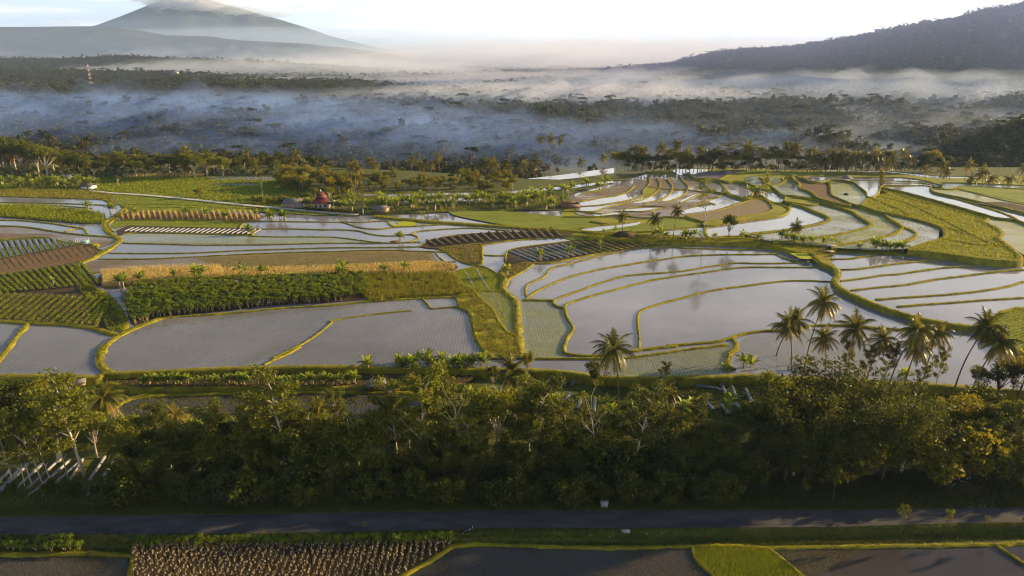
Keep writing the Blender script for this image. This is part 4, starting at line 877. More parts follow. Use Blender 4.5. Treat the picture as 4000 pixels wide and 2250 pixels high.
def palm(reg, bx, by, z, cy, desc='coconut palm', where='', group='', far=False, Y=None, big=1.):
    p = g1(reg, bx, by, z)
    if Y is not None: p = p*(Y/p[1]); p[2] = z
    t, c, n, H0 = (PALMS_FAR if far else PALMS)[rng.integers(4 if far else 5)]
    hh = max(4, ztop(reg, cy, p[1])-p[2]); o = put('coconut_palm', None, None, p, (0, 0, rng.random()*6.28)); o['category'] = 'palm tree'; o['group'] = group
    s = hh/H0; put('trunk', t, o, scale=(1, 1, s)); 
    top = t.vertices[len(t.vertices)-1].co
    b = big*(.9+.2*rng.random()); 
    cr_ = put('crown', c, o); cr_.scale = (b, b, b); cr_.location = (top.x*(1-b), top.y*(1-b), 12*s-12*b)
    if n is not None: q = put('coconuts', n, cr_)
    PLACED.append((o, desc, where)); return o
def banana(reg, bx, by, z, s=1., where='', group='', desc='leafy banana plant'):
    p = g1(reg, bx, by, z); return banana_w(p, s, where, group, desc)
def banana_w(p, s, where, group, desc='leafy banana plant'):
    t, c, _ = BAN[rng.integers(len(BAN))]
    return thing('banana_plant', desc, where, 'banana plant', group, p, rng.random()*6.28, (s, s, s), [('stem', t), ('leaves', c)])
# ---------------------------------------------------------------- the tree belt by the road
def bw(x):      # place words along the belt
    return 'below the seedling paddies' if x < 620 else 'below the grassy central dike' if x < 1330 else 'below the wide open paddy' if x < 1850 else 'below the coconut palms'
G = 'trees in the belt beside the road'
def bz(X_, Y_): return gz(X_, Y_)
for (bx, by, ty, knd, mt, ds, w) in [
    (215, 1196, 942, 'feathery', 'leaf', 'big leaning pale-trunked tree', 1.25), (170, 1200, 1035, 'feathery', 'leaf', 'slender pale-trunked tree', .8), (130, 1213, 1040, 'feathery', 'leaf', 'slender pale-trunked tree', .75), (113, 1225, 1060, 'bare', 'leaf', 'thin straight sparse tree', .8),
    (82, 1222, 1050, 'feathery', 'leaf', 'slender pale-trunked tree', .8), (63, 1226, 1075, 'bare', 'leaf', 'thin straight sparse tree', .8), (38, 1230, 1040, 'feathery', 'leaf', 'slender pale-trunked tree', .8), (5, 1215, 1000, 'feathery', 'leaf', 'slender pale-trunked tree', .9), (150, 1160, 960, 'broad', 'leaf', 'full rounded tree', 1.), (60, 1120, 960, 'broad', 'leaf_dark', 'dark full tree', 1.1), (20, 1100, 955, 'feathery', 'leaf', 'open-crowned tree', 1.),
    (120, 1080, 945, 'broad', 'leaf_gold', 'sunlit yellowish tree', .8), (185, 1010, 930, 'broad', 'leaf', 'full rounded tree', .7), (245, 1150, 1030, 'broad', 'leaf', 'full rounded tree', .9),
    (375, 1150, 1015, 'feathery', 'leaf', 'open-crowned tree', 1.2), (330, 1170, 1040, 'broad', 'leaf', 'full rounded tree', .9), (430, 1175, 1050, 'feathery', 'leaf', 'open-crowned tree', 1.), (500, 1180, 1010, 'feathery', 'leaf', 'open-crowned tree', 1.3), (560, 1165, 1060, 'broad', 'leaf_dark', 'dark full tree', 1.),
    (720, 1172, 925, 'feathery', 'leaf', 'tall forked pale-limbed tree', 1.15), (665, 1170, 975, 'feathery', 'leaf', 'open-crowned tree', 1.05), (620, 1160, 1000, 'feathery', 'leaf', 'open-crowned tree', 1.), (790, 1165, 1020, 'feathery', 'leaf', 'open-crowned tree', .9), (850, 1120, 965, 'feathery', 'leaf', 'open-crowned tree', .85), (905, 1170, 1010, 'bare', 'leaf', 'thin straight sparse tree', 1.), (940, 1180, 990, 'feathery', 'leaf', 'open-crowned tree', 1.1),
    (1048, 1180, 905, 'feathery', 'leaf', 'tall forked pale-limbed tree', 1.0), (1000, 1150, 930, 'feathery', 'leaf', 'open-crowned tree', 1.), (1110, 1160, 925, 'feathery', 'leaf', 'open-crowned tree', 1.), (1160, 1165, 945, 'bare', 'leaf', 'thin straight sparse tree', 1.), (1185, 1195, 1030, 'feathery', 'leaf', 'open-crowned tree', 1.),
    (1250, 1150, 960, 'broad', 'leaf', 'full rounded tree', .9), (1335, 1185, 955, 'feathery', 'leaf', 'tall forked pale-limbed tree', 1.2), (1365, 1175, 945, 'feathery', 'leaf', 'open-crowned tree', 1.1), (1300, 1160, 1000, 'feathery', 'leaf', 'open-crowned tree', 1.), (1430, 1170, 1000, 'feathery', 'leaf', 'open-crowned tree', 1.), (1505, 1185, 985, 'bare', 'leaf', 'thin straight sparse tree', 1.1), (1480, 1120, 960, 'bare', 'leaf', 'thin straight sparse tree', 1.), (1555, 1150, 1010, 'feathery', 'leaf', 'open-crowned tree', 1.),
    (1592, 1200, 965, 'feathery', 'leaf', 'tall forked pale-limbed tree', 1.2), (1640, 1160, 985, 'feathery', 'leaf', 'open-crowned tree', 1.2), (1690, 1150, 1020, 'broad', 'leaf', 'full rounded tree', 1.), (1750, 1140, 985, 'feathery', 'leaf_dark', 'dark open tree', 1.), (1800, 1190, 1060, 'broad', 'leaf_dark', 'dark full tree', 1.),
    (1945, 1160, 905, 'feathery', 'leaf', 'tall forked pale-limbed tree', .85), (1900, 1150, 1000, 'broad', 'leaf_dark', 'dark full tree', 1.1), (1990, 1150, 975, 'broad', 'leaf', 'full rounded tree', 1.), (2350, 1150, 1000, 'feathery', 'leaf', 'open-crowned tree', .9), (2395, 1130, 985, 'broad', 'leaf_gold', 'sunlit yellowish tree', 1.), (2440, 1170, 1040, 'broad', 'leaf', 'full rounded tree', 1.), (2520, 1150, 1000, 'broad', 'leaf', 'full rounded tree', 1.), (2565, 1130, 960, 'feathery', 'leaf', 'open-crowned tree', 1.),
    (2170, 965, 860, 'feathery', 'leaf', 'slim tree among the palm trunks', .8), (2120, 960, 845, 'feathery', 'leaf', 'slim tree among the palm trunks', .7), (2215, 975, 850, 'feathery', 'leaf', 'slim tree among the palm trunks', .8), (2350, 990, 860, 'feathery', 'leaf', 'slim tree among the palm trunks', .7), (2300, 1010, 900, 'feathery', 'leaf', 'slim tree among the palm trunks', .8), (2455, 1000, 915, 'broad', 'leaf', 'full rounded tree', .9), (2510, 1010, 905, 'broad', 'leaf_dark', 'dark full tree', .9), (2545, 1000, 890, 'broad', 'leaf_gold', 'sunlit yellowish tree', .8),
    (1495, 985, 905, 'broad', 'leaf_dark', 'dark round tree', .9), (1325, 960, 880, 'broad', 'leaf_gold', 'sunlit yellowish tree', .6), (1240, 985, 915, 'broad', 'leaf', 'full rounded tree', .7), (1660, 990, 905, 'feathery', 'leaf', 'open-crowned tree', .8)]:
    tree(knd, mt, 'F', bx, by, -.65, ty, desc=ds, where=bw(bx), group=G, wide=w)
for (bx, by, ty, k) in [(2020, 1195, 985, 'bamboo'), (2090, 1180, 965, 'bamboo'), (2150, 1185, 975, 'bamboo'), (2200, 1190, 1000, 'bamboo'), (2050, 1210, 1050, 'bamboo'), (2250, 1180, 1030, 'bamboo'), (1960, 1200, 1060, 'bamboo'), (2120, 1215, 1070, 'bamboo')]:
    tree('bamboo', 'leaf_dark', 'F', bx, by, -.6, ty, desc='dense drooping bamboo clump', where='at the right end of the belt', group='bamboo clumps', wide=1.1, name='bamboo_clump', cat='bamboo')
# fill: bushes and small trees in rows, taller towards the back
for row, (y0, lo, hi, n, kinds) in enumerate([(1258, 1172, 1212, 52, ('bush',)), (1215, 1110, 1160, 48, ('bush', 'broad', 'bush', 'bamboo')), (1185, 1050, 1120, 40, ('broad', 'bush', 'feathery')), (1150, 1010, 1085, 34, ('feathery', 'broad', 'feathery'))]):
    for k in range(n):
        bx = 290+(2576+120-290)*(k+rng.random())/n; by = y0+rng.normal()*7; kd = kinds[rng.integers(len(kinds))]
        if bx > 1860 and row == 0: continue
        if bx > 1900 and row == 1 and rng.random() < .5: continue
        mt = 'leaf' if (row >= 2 and kd != 'bamboo' and rng.random() < .6) else 'leaf_dark'  # back rows mostly in lighter leaf, sunlit treetops put into the colour
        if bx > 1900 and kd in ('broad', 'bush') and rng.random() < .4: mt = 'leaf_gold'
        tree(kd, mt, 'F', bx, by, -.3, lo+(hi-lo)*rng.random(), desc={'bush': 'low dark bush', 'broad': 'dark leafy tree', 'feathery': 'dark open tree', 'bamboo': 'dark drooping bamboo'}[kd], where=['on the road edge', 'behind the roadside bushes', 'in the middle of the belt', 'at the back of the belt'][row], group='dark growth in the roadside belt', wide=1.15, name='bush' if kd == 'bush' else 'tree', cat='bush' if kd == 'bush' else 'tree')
for k in range(12):
    bx = 10+280*rng.random(); tree('bush', 'leaf_dark', 'F', bx, 1243+rng.normal()*6, -.4, 1200+20*rng.random(), desc='low dark bush', where='before the plastic beds', group='dark growth in the roadside belt', name='bush', cat='bush')
# trees off to the right whose shade falls over the road (partly beyond the frame)
for k in range(30):
    X_ = 86+100*rng.random(); Y_ = 99+42*rng.random(); var = LIB[('broad:leaf', 'feathery:leaffar', 'broad:leaf_dark')[k % 3]]; t, c, H0 = var[k % len(var)]; s = (8.5+4*rng.random())/H0
    thing('tree', 'leafy tree', 'on the road bank past the belt', 'tree', G, (X_, Y_, gz(X_, Y_)), rng.random()*6, (s*1.1, s*1.1, s), [('trunk', t), ('crown', c)])
# saplings by the road
for bx, by, ty in [(('B3'), 1475, 1180), ('B3', 1755, 1185), ('B3', 2010, 1165)]: pass
for bx, by, ty in [(1475, 1180, 1012), (1757, 1185, 1030), (2008, 1172, 1072), (860, 1005, 830), (1045, 1000, 770), (610, 960, 785), (2255, 1195, 1040)]: tree('sapling', 'leaf', 'B3', bx, by, -.3, ty, desc='thin sapling', where='on the verge of the road', group='saplings on the verge', name='sapling', cat='sapling', wide=.85)
tree('sapling', 'leaf', 'B2', 200, 1178, -.3, 1112, desc='tiny seedling tree', where='on the corn field edge', group='', name='sapling', cat='sapling')
# bananas: on the strip above the pond, and in the belt
for k in range(38):
    x = 900+1350*(k+.8*rng.random())/38; banana('B1', x, 235+18*rng.random(), bkz, .62+.35*rng.random(), 'on the dark strip above the pond', 'bananas above the pond')
for k in range(30):
    x = 560+1700*(k+rng.random())/30; banana('B1', x, 520+35*rng.random(), BZ, .85+.4*rng.random(), 'on the near edge of the pond', 'bananas beside the pond')
for k in range(20): banana('B2', 100+850*rng.random(), 120+50*rng.random(), .2, .9+.4*rng.random(), 'under the bank of the seedling paddy', 'bananas under the paddy bank', 'tall banana plant')
for k in range(16): banana('B2', 300+1900*rng.random(), 330+150*rng.random(), -.6, .9+.4*rng.random(), 'among the belt trees', 'bananas in the belt', 'shaded banana plant')
for k in range(14): banana('B3', 1300+950*rng.random(), 400+200*rng.random(), -.6, .9+.5*rng.random(), 'below the palms', 'bananas in the belt', 'shaded banana plant')
for x, y, s in [(530, 160, 1.5), (890, 165, 1.1), (1510, 230, 1.1), (380, 420, 1.4), (110, 440, 1.5), (380, 180, .9), (1450, 640, 1.4), (1950, 700, 1.5)]: banana('B3', x, y, 0, s, 'on the bank below the right paddies', 'bananas on the bank', 'big banana clump')
# palms in front of the right paddies and in the belt
PG = 'coconut palms in front of the right paddies'
for x, y, c, b in [(1952, 902, 805, 1.0), (2022, 935, 768, 1.1), (1990, 925, 830, .9), (2130, 940, 822, 1.1), (2233, 985, 822, 1.0), (2322, 960, 842, .9), (2400, 985, 812, 1.15), (2562, 1000, 782, 1.1), (2270, 990, 870, .9), (2075, 940, 850, .85), (2180, 960, 855, .9), (2440, 1000, 850, .95)]: palm('F', x, y, .2, c, 'tall coconut palm', 'in front of the right paddies', PG, big=b*1.18)
palm('F', 1555, 1010, -.6, 866, 'lone tall coconut palm', 'before the wide open paddy', '', big=1.2); palm('F', 1275, 1040, -.6, 950, 'short coconut palm', 'at the foot of the central dike', '', big=1.1); palm('F', 325, 1085, -.7, 985, 'sunlit coconut palm', 'beside the dark pond', '', big=1.0)
for x, y, c in [(455, 1120, 1060), (610, 1140, 1070), (1120, 1150, 1060), (1470, 1110, 1030), (1700, 1090, 1010), (1880, 1060, 990), (2290, 1120, 1050), (2480, 1130, 1050), (820, 1090, 1030)]: palm('F', x, y, -.6, c, 'short dark palm', 'inside the roadside belt', 'short palms in the belt', big=.75)
palm('F', 10, 1030, .2, 975, 'short coconut palm', 'at the far left of the belt', '', big=.8)
for x, y, c in [(665, 757, 600), (975, 827, 605), (1228, 850, 545)]: palm('W1', x, y, L1, c, 'slim coconut palm', 'on the grassy bank under the mound', 'palms on the bank under the mound', big=.9)
palm('Z6', 865, 602, L1, 515, 'short full coconut palm', 'beside the curved paddies', '', big=.95)
tree('umbrella', 'leaf', 'W1', 1555, 872, L1, 115, desc='very tall thin tree with flat layers', where='on the bank under the mound', name='tree', wide=.62)
tree('broad', 'leaf_dark', 'W1', 1855, 845, L1, 535, desc='dark round-headed tree', where='on the bank by the curved pond', name='tree', wide=.85)
for x, y, s in [(1330, 850, 1.2), (1370, 845, 1.4), (1420, 850, 1.2), (1470, 850, 1.3), (1520, 855, 1.), (1150, 840, 1.), (1070, 835, 1.5), (1090, 800, 1.3), (1020, 820, 1.), (740, 800, 1.), (580, 790, 1.2), (440, 810, 1.), (1690, 850, .9), (1990, 850, 1.2), (2180, 860, 1.1), (2420, 850, 1.3), (2480, 880, 1.3), (2550, 890, 1.4), (2600, 890, 1.3), (2680, 895, 1.2), (2760, 900, 1.2), (2930, 905, 1.1), (3000, 915, 1.2), (3080, 925, 1.), (3500, 975, 1.6), (3560, 985, 1.7), (3610, 985, 1.5), (3740, 985, 1.4), (3790, 990, 1.4), (3320, 960, .9)]: banana('W1', x, y, L1, s, 'on the grassy bank under the mound', 'bananas on the bank under the mound')
for x, y, s in [(2060, 340, 1.5), (2110, 350, 1.4), (2160, 350, 1.5), (2230, 350, 1.7), (2260, 355, 1.5), (2130, 330, 1.2), (2280, 190, 1.6), (2270, 220, 1.3)]: banana('W1', x, y, 2.2, s, 'on the terrace wall of the mound', 'bananas on the mound')
tree('bush', 'leaf_gold', 'W1', 2280, 220, 2.6, 130, desc='yellowish tall bush', where='on the mound terraces', name='bush', cat='bush', wide=.7)
for y in (250, 200, 150): tree('bush', 'leaf_gold', 'W1', 3555, y, 4.6, y-95, desc='yellowish tall bush', where='beside the bright pond', name='bush', cat='bush', wide=.75)
# bananas and shrubs behind the lane
for k in range(75):
    t_ = rng.random(); x = 60+1560*t_; y = 372+30*rng.random()-40*(rng.random() < .6); banana('Z5', x, y, 1.4, 1.2+.6*rng.random(), 'in the grove behind the lane' if y > 360 else 'beside the ponds behind the lane', 'bananas behind the lane')
for k in range(34):
    x = 1350+620*rng.random(); y = np.interp(x, [1350, 1650, 2000], [310, 240, 190])+50*rng.random(); banana('Z5', x, y, 1.4, 1.1+.5*rng.random(), 'left of the mound', 'bananas left of the mound')
for k in range(66):
    x = -20+1350*rng.random(); y = 170+100*rng.random(); tree('bush' if rng.random() < .6 else 'broad', 'leaf_gold' if rng.random() < .6 else 'leaf', 'Z5', x, y, 1.1, h=4+4*rng.random(), desc='bushy green tree', where='behind the ponds', group='bushy trees behind the ponds', name='tree')
for k in range(44): x = 1990+560*rng.random(); y = 185+85*rng.random()+.05*(x-2010); tree('bush' if rng.random() < .5 else 'broad', 'leaf_gold' if rng.random() < .55 else 'leaf', 'Z4', x, y, 1.3, h=6+5*rng.random(), desc='leafy tree', where='behind the red-roofed building', group='trees behind the red-roofed building', name='tree')
for x, y, c in [(2490, 290, 95), (2512, 292, 110), (2380, 250, 150)]: palm('Z4', x, y, 1.3, c, 'sunlit coconut palm', 'behind the red-roofed building', 'palms behind the red-roofed building', far=True)
tree('umbrella', 'leaf', 'Z4', 1860, 310, 1.4, 145, desc='thin bare-stemmed tree', where='beside the lane', name='tree', wide=.5)
tree('umbrella', 'leaf', 'Z5', 680, 268, 1.3, 185, desc='flat-topped multi-stem tree', where='behind the ponds', name='tree', wide=1.2)
tree('broad', 'leaf', 'Z4', 838, 225, 1.3, 145, desc='small lone tree', where='in the green meadow', name='tree', wide=.8); tree('broad', 'leaf_dark', 'Z4', 1390, 310, 1.3, 245, desc='dark rounded tree', where='in the meadow beside the lane', name='tree', wide=.8); tree('bush', 'leaf_gold', 'Z4', 1425, 312, 1.3, 230, desc='yellowish bush', where='in the meadow beside the lane', name='bush', cat='bush', wide=.8)
for k in range(14): x = 1780+280*rng.random(); tree('bush', 'leaf_gold' if rng.random() < .5 else 'leaf_dark', 'Z4', x, 345+12*rng.random(), 1.3, h=2.5+1.5*rng.random(), desc='roadside bush', where='left of the grey-roofed shed', group='bushes along the lane', name='bush', cat='bush')
for x, y, s in [(625, 400, 1.6), (780, 425, 1.7), (965, 440, 1.5), (1315, 450, 1.7), (1460, 460, 1.6), (1590, 465, 1.4), (1605, 470, 1.2), (1810, 470, 1.6), (1915, 470, 1.6), (1930, 470, 1.4), (1985, 475, 1.5), (2015, 475, 1.6), (1765, 570, 1.4), (1775, 575, 1.2)]: banana('Z4', x, y, L0, s, 'among the paddies below the lane', 'bananas below the lane')
for x, y, s in [(465, 620, 1.3), (640, 460, 1.2), (1465, 755, 1.4), (1665, 720, 1.3), (1895, 680, 1.2), (1235, 865, 1.3), (70, 880, 1.5), (360, 850, 1.2), (510, 835, 1.2)]: banana('Z5', x, y, L0+.2, s, 'in the middle fields', 'bananas in the middle fields')
for k in range(34):
    x = 700*rng.random(); y = 200+45*rng.random(); banana('Z4', x, y, 1.3, 1.1+.6*rng.random(), 'around the left huts', 'bananas around the left huts')
for x, y, s in [(850, 950, 1.5), (1000, 920, 1.4), (1240, 905, 1.4), (1410, 890, 1.6), (1440, 885, 1.4), (1700, 870, 1.6), (1740, 880, 1.5), (1850, 865, 1.3), (2420, 840, 1.5), (380, 930, .9)]: banana('Z4', x, y, L0+.2, s, 'along the cassava field', 'bananas along the cassava field')
# ---------------------------------------------------------------- crops
cass = [(895, 1000), (1000, 950), (1300, 925), (1800, 900), (2354, 880), (2354+250, 870), (2354+260, 1010), (2354, 1052), (2000, 1070), (1500, 1120), (1100, 1165), (960, 1210), (900, 1130)]
Wc = gp('Z4', cass, L0+.2); Pc = rows(Wc, L0+.2, 1.45, 1.35, .1, .22); Pc = Pc[np.argsort(Pc[:, 1])]
for k, p in enumerate(Pc[:250]):
    t, c, tm, cm = CAS[rng.integers(5)]; s = .82+.35*rng.random()
    o = put('cassava_plant', None, None, p, (0, 0, rng.random()*6.28), (s, s, s*(.9+.2*rng.random()))); o['category'] = 'cassava plant'; o['group'] = 'cassava plants in the dark green field'; o['label'] = 'tall leafy cassava plant on bare stems, in the dark green strip above the seedling paddy'
    put('stem', tm, o); put('leaves', cm, o)
CM = MB()
for p in Pc[250:]:
    t, c, tm, cm = CAS[rng.integers(5)]; s = .82+.4*rng.random(); R = rot_z(rng.random()*6.28)*s; CM.addmb(c, (R, p))
if len(Pc) > 250: CM.build('cassava_crop', M['cassava'], kind='stuff', label='dense green cassava crop behind the front row', category='crop')
sheet('ground', 'Z4', cass, L0+.12, 'dark_dirt')
sc2 = [(2354+230, 870), (2354+600, 845), (2354+850, 848), (2354+920, 930), (2354+1000, 968), (2354+870, 1005), (2354+600, 1015), (2354+250, 1040)]
W_ = sheet('ground', 'Z4', sc2, L0+.14, 'bank'); scatter('Z4', sc2, L0+.14, 9, lambda P: scrubf(P[noise2(P[:, 0], P[:, 1], 8, 41) > -.5], 1.25, .18), world=W_)
c1 = [(720, 850), (1000, 828), (1300, 815), (1560, 812), (2000, 815), (2354, 805), (2354+600, 775), (2354+850, 780), (2354+870, 818), (2354+700, 850), (2354, 868), (1800, 885), (1300, 915), (1000, 930), (735, 950)]
W_ = sheet('ground', 'Z4', c1, L0+.13, 'dirt')
DC = MB()
def cornmass(P, h=2.0, g=1.):
    blades(DC, P, h, .07*g, .12); blades(DC, P+rng.normal(size=P.shape)*[.1, .1, 0], h*.9, .06*g, .3); leaf_quads(DC, P+np.c_[0*P[:, :2], h*(.35+.6*rng.random(len(P)))], .3*g, .0, 0, rng, .25)
P_ = rows(gp('Z4', c1[:4]+[(1600, 890), (1300, 915), (1000, 930), (735, 950)], L0+.13), L0+.13, .55, .3, .05, .2); cornmass(P_)
P_ = rows(gp('Z4', [(1560, 822), (2354, 805), (2354+600, 775), (2354+850, 780), (2354+870, 818), (2354+700, 850), (2354, 868), (1600, 885)], L0+.13), L0+.13, .6, .35, .05, .25); cornmass(P_, 1.2)
for k in range(26):
    a = g1('Z4', 862+38*k, 420, L0+.2); b = g1('Z4', 872+38*k+k*.6, 466, L0+.2); n = 34; t_ = rng.random(n)[:, None]; cornmass(a*(1-t_)+b*t_, 1.9, 1.8)
P_ = rows(gp('Z4', [(870, 150), (1450, 140), (1450, 162), (870, 172)], MZ), MZ, 1.2, .8); cornmass(P_, 1.6, 2.)
DC.build('dried_corn_crop', M['corn'], kind='stuff', label='dense dry golden corn standing above the cassava field', category='crop')
# bottom corn field: separate stalks
CORN = [mk_corn(200+k).mesh('corn_stalk', [M['corn_shaded'], M['corn_pale']]) for k in range(7)]
P_ = rows(W_corn, FZ+.17, .98, .33, -.02, .04); P_ = P_[(P_[:, 1] > 76) & (abs(P_[:, 0]) < 62)]; P_ = P_[np.argsort(abs(P_[:, 1]-82))]
for k, p in enumerate(P_[:300]):
    o = put('corn_stalk', CORN[rng.integers(7)], None, p, (rng.normal()*.06, rng.normal()*.06, rng.random()*6.28), [.85+.3*rng.random()]*3)
    o['category'] = 'corn stalk'; o['group'] = 'dry corn stalks in the front field'; o['label'] = 'withered corn stalk with pale husk in the front field below the road'
CB = MB()
for p in P_[300:]:
    b = mk_corn(int(rng.integers(300))) if False else None
_c = [mk_corn(200+k) for k in range(7)]
for p in P_[300:]: R = rot_z(rng.random()*6.28)*(.85+.3*rng.random()); CB.addmb(_c[rng.integers(7)], (R, p))
if len(P_) > 300: CB.build('corn_stalks', [M['corn_shaded'], M['corn_pale']], kind='stuff', label='rows of withered corn stalks filling the rest of the front field', category='crop')
print('corn', len(P_), 'cassava', len(Pc))
# hedge of young cassava between the road and the corn
for k in range(90):
    x = 870+(2093+740-870)*(k+rng.random())/90; y = 1268-8*rng.random()-.012*(x-870); p = g1('B1', x, y, FZ+.2); t, c, tm, cm = CAS[rng.integers(5)]; s = .55+.2*rng.random()
    thing('cassava_plant', 'low cassava plant', 'in the hedge along the corn', 'cassava plant', 'low cassava hedge', p, rng.random()*6, (s*1.25, s*1.25, s), [('stem', tm), ('leaves', cm)])
for k in range(22):
    x = -60+590*rng.random(); p = g1('B1', x, 1290-40*rng.random(), FZ+.2); t, c, tm, cm = CAS[rng.integers(5)]; s = .45+.2*rng.random()
    thing('cassava_plant', 'low cassava plant', 'in the patch at the left front', 'cassava plant', 'cassava at the left front', p, rng.random()*6, (s*1.4, s*1.4, s), [('stem', tm), ('leaves', cm)])
# undergrowth in the belt and tall grass on the right bank
UG = MB(); m = 60000
Q = np.stack([(rng.random(m)-.5)*230, 94.5+rng.random(m)*52], 1); ah = Q[:, 0]
Q = np.c_[Q, ground_z(Q[:, 0], Q[:, 1])]; keep = (noise2(Q[:, 0], Q[:, 1], 9, 21) > -.55) & ~((Q[:, 0] < 20) & (Q[:, 1] > 124)) & ~((Q[:, 0] < -45) & (Q[:, 1] > 99) & (Q[:, 1] < 112)); Q = Q[keep]
blades(UG, Q, .7, .07, .5); leaf_quads(UG, Q+np.c_[0*Q[:, :2], rng.random(len(Q))*.6], .17, .3)
UG.build('undergrowth', M['leaf_dark'], kind='stuff', label='dark undergrowth between the belt trees', category='undergrowth')
m = 30000; Q = np.stack([28+rng.random(m)*60, 94+rng.random(m)*11], 1); Q = np.c_[Q, ground_z(Q[:, 0], Q[:, 1])]; blades(VERGE, Q, .75, .05, .5)
# ---------------------------------------------------------------- planting beds under plastic
def bed_mesh(a, b, w, h=.28, mat='plastic'):
    a = np.array(a, float); b = np.array(b, float); L = np.linalg.norm((b-a)[:2]); n = max(2, int(L/1.2)); m = MB()
    prof = [(-.5, -.05), (-.42, h*.7), (-.2, h), (.2, h), (.42, h*.7), (.5, -.05)]
    xs = np.linspace(0, L, n+1); V = []
    for x in xs:
        for p, z in prof: V.append((x+rng.normal()*.03, p*w*(1+rng.normal()*.03), z+rng.normal()*.015))
    V = np.array(V); k = len(prof); i = np.arange(n)[:, None]*k; j = np.arange(k-1)[None]
    m.add(V, np.stack([i+j, i+k+j, i+k+j+1, i+j+1], -1).reshape(-1, 4)); m.add(V[[0, 1, 2, 5]], [[0, 1, 2, 3]]) if False else None
    e0 = V[:k]; e1 = V[-k:]; m.add(e0[[0, 1, 4, 5]], [[0, 1, 2, 3]]); m.add(e0[[1, 2, 3, 4]], [[0, 1, 2, 3]]); m.add(e1[[5, 4, 1, 0]], [[0, 1, 2, 3]]); m.add(e1[[4, 3, 2, 1]], [[0, 1, 2, 3]])
    return m.mesh('planting_bed', M[mat])
def beds(reg, segs, z, w, mat, desc, where, group):
    for (ax, ay, bx, by) in segs:
        a, b = g1(reg, ax, ay, z), g1(reg, bx, by, z)
        o = put('planting_bed', bed_mesh(a, b, w, mat=mat), None, a, (0, 0, math.atan2(b[1]-a[1], b[0]-a[0]))); o['category'] = 'planting bed'; o['group'] = group
        PLACED.append((o, desc, where))
beds('W3', [(20+68*k, 893-5*k, -18+68*k, 816-4*k) for k in range(0, 10)], L0+.27, 1.15, 'plastic_grey', 'short bed under grey plastic', 'in the upper left field', 'grey plastic beds at the left')
beds('W3', [(60+68*k, 990-12*k, 12+68*k, 905-8*k) for k in range(-1, 12)], L0+.27, 1.0, 'plastic_grey', 'overgrown bed under grey plastic', 'in the lower left field', 'overgrown plastic beds at the left')
beds('W3', [(1790+57*k, 706+1.2*k, 1790+57*k+98, 662+.8*k) for k in range(-7, 19)], L0+.22, .62, 'plastic', 'narrow bed under pale plastic', 'in the strip below the dry corn', 'pale plastic beds in the middle')
beds('Z4', [(1475+26*k, 158+.6*k, 1505+26*k, 168+1.1*k) if False else (1500+26*k, 185+.3*k, 1462+26*k, 163+.3*k) for k in range(18)], MZ+.05, 1.5, 'plastic', 'white plastic bed', 'in the far meadow', 'white plastic beds in the far meadow')
beds('Z4', [(1560+36*k, 226+.3*k, 1500+36*k, 212+.3*k) for k in range(9)], MZ+.05, 1.2, 'plastic', 'low weedy plastic bed', 'in the nearer meadow', 'weedy plastic beds in the meadow')
beds('Z5', [(1238+38*k, 768-12-2.2*k-(0 if k > 5 else (5-k)*9), 1238+38*k+np.interp(k, [0, 5, 12], [0, 190, 190])+10, 770-3-(k > 5)*2.0*(k-5)) if False else (1250+46*k, 690-6.2*k, min(1250+46*k+185, 1450+46*k), 762-6.4*k) for k in range(0, 9)], L0+.28, .75, 'plastic', 'long slanting plastic bed', 'beside the small banana plants', 'slanting plastic beds in the middle')
beds('B1', [(-170, 1010, 60, 790), (-70, 985, 130, 770), (0, 925, 175, 745), (85, 915, 275, 735), (170, 905, 370, 720), (250, 890, 440, 720), (330, 880, 520, 715), (430, 860, 520, 715), (560, 850, 660, 700), (640, 840, 730, 700), (160, 960, 240, 900), (240, 985, 310, 900), (540, 960, 600, 880), (640, 950, 700, 890), (700, 950, 800, 860)], -.55, .5, 'plastic', 'long bed under pale plastic', 'behind the slender tree trunks', 'pale plastic beds in the belt')
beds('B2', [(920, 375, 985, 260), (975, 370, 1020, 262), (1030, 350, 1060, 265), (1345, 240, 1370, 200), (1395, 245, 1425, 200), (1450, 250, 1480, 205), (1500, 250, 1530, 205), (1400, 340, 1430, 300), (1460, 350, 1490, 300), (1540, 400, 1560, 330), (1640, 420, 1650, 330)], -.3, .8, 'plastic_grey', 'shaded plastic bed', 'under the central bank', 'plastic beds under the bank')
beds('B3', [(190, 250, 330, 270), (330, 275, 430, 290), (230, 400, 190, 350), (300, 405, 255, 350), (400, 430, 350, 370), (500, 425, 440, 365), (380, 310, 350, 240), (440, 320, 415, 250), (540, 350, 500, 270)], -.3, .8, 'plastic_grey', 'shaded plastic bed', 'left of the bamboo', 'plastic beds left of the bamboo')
beds('B3', [(1420+68*k, 415+3*k, 1370+68*k, 362+3*k) for k in range(5)] + [(2020+72*k, 470, 1950+72*k, 395) for k in range(5)], -.3, 1.3, 'plastic_grey', 'dark shaded plastic bed', 'under the palm bank', 'plastic beds under the palms')
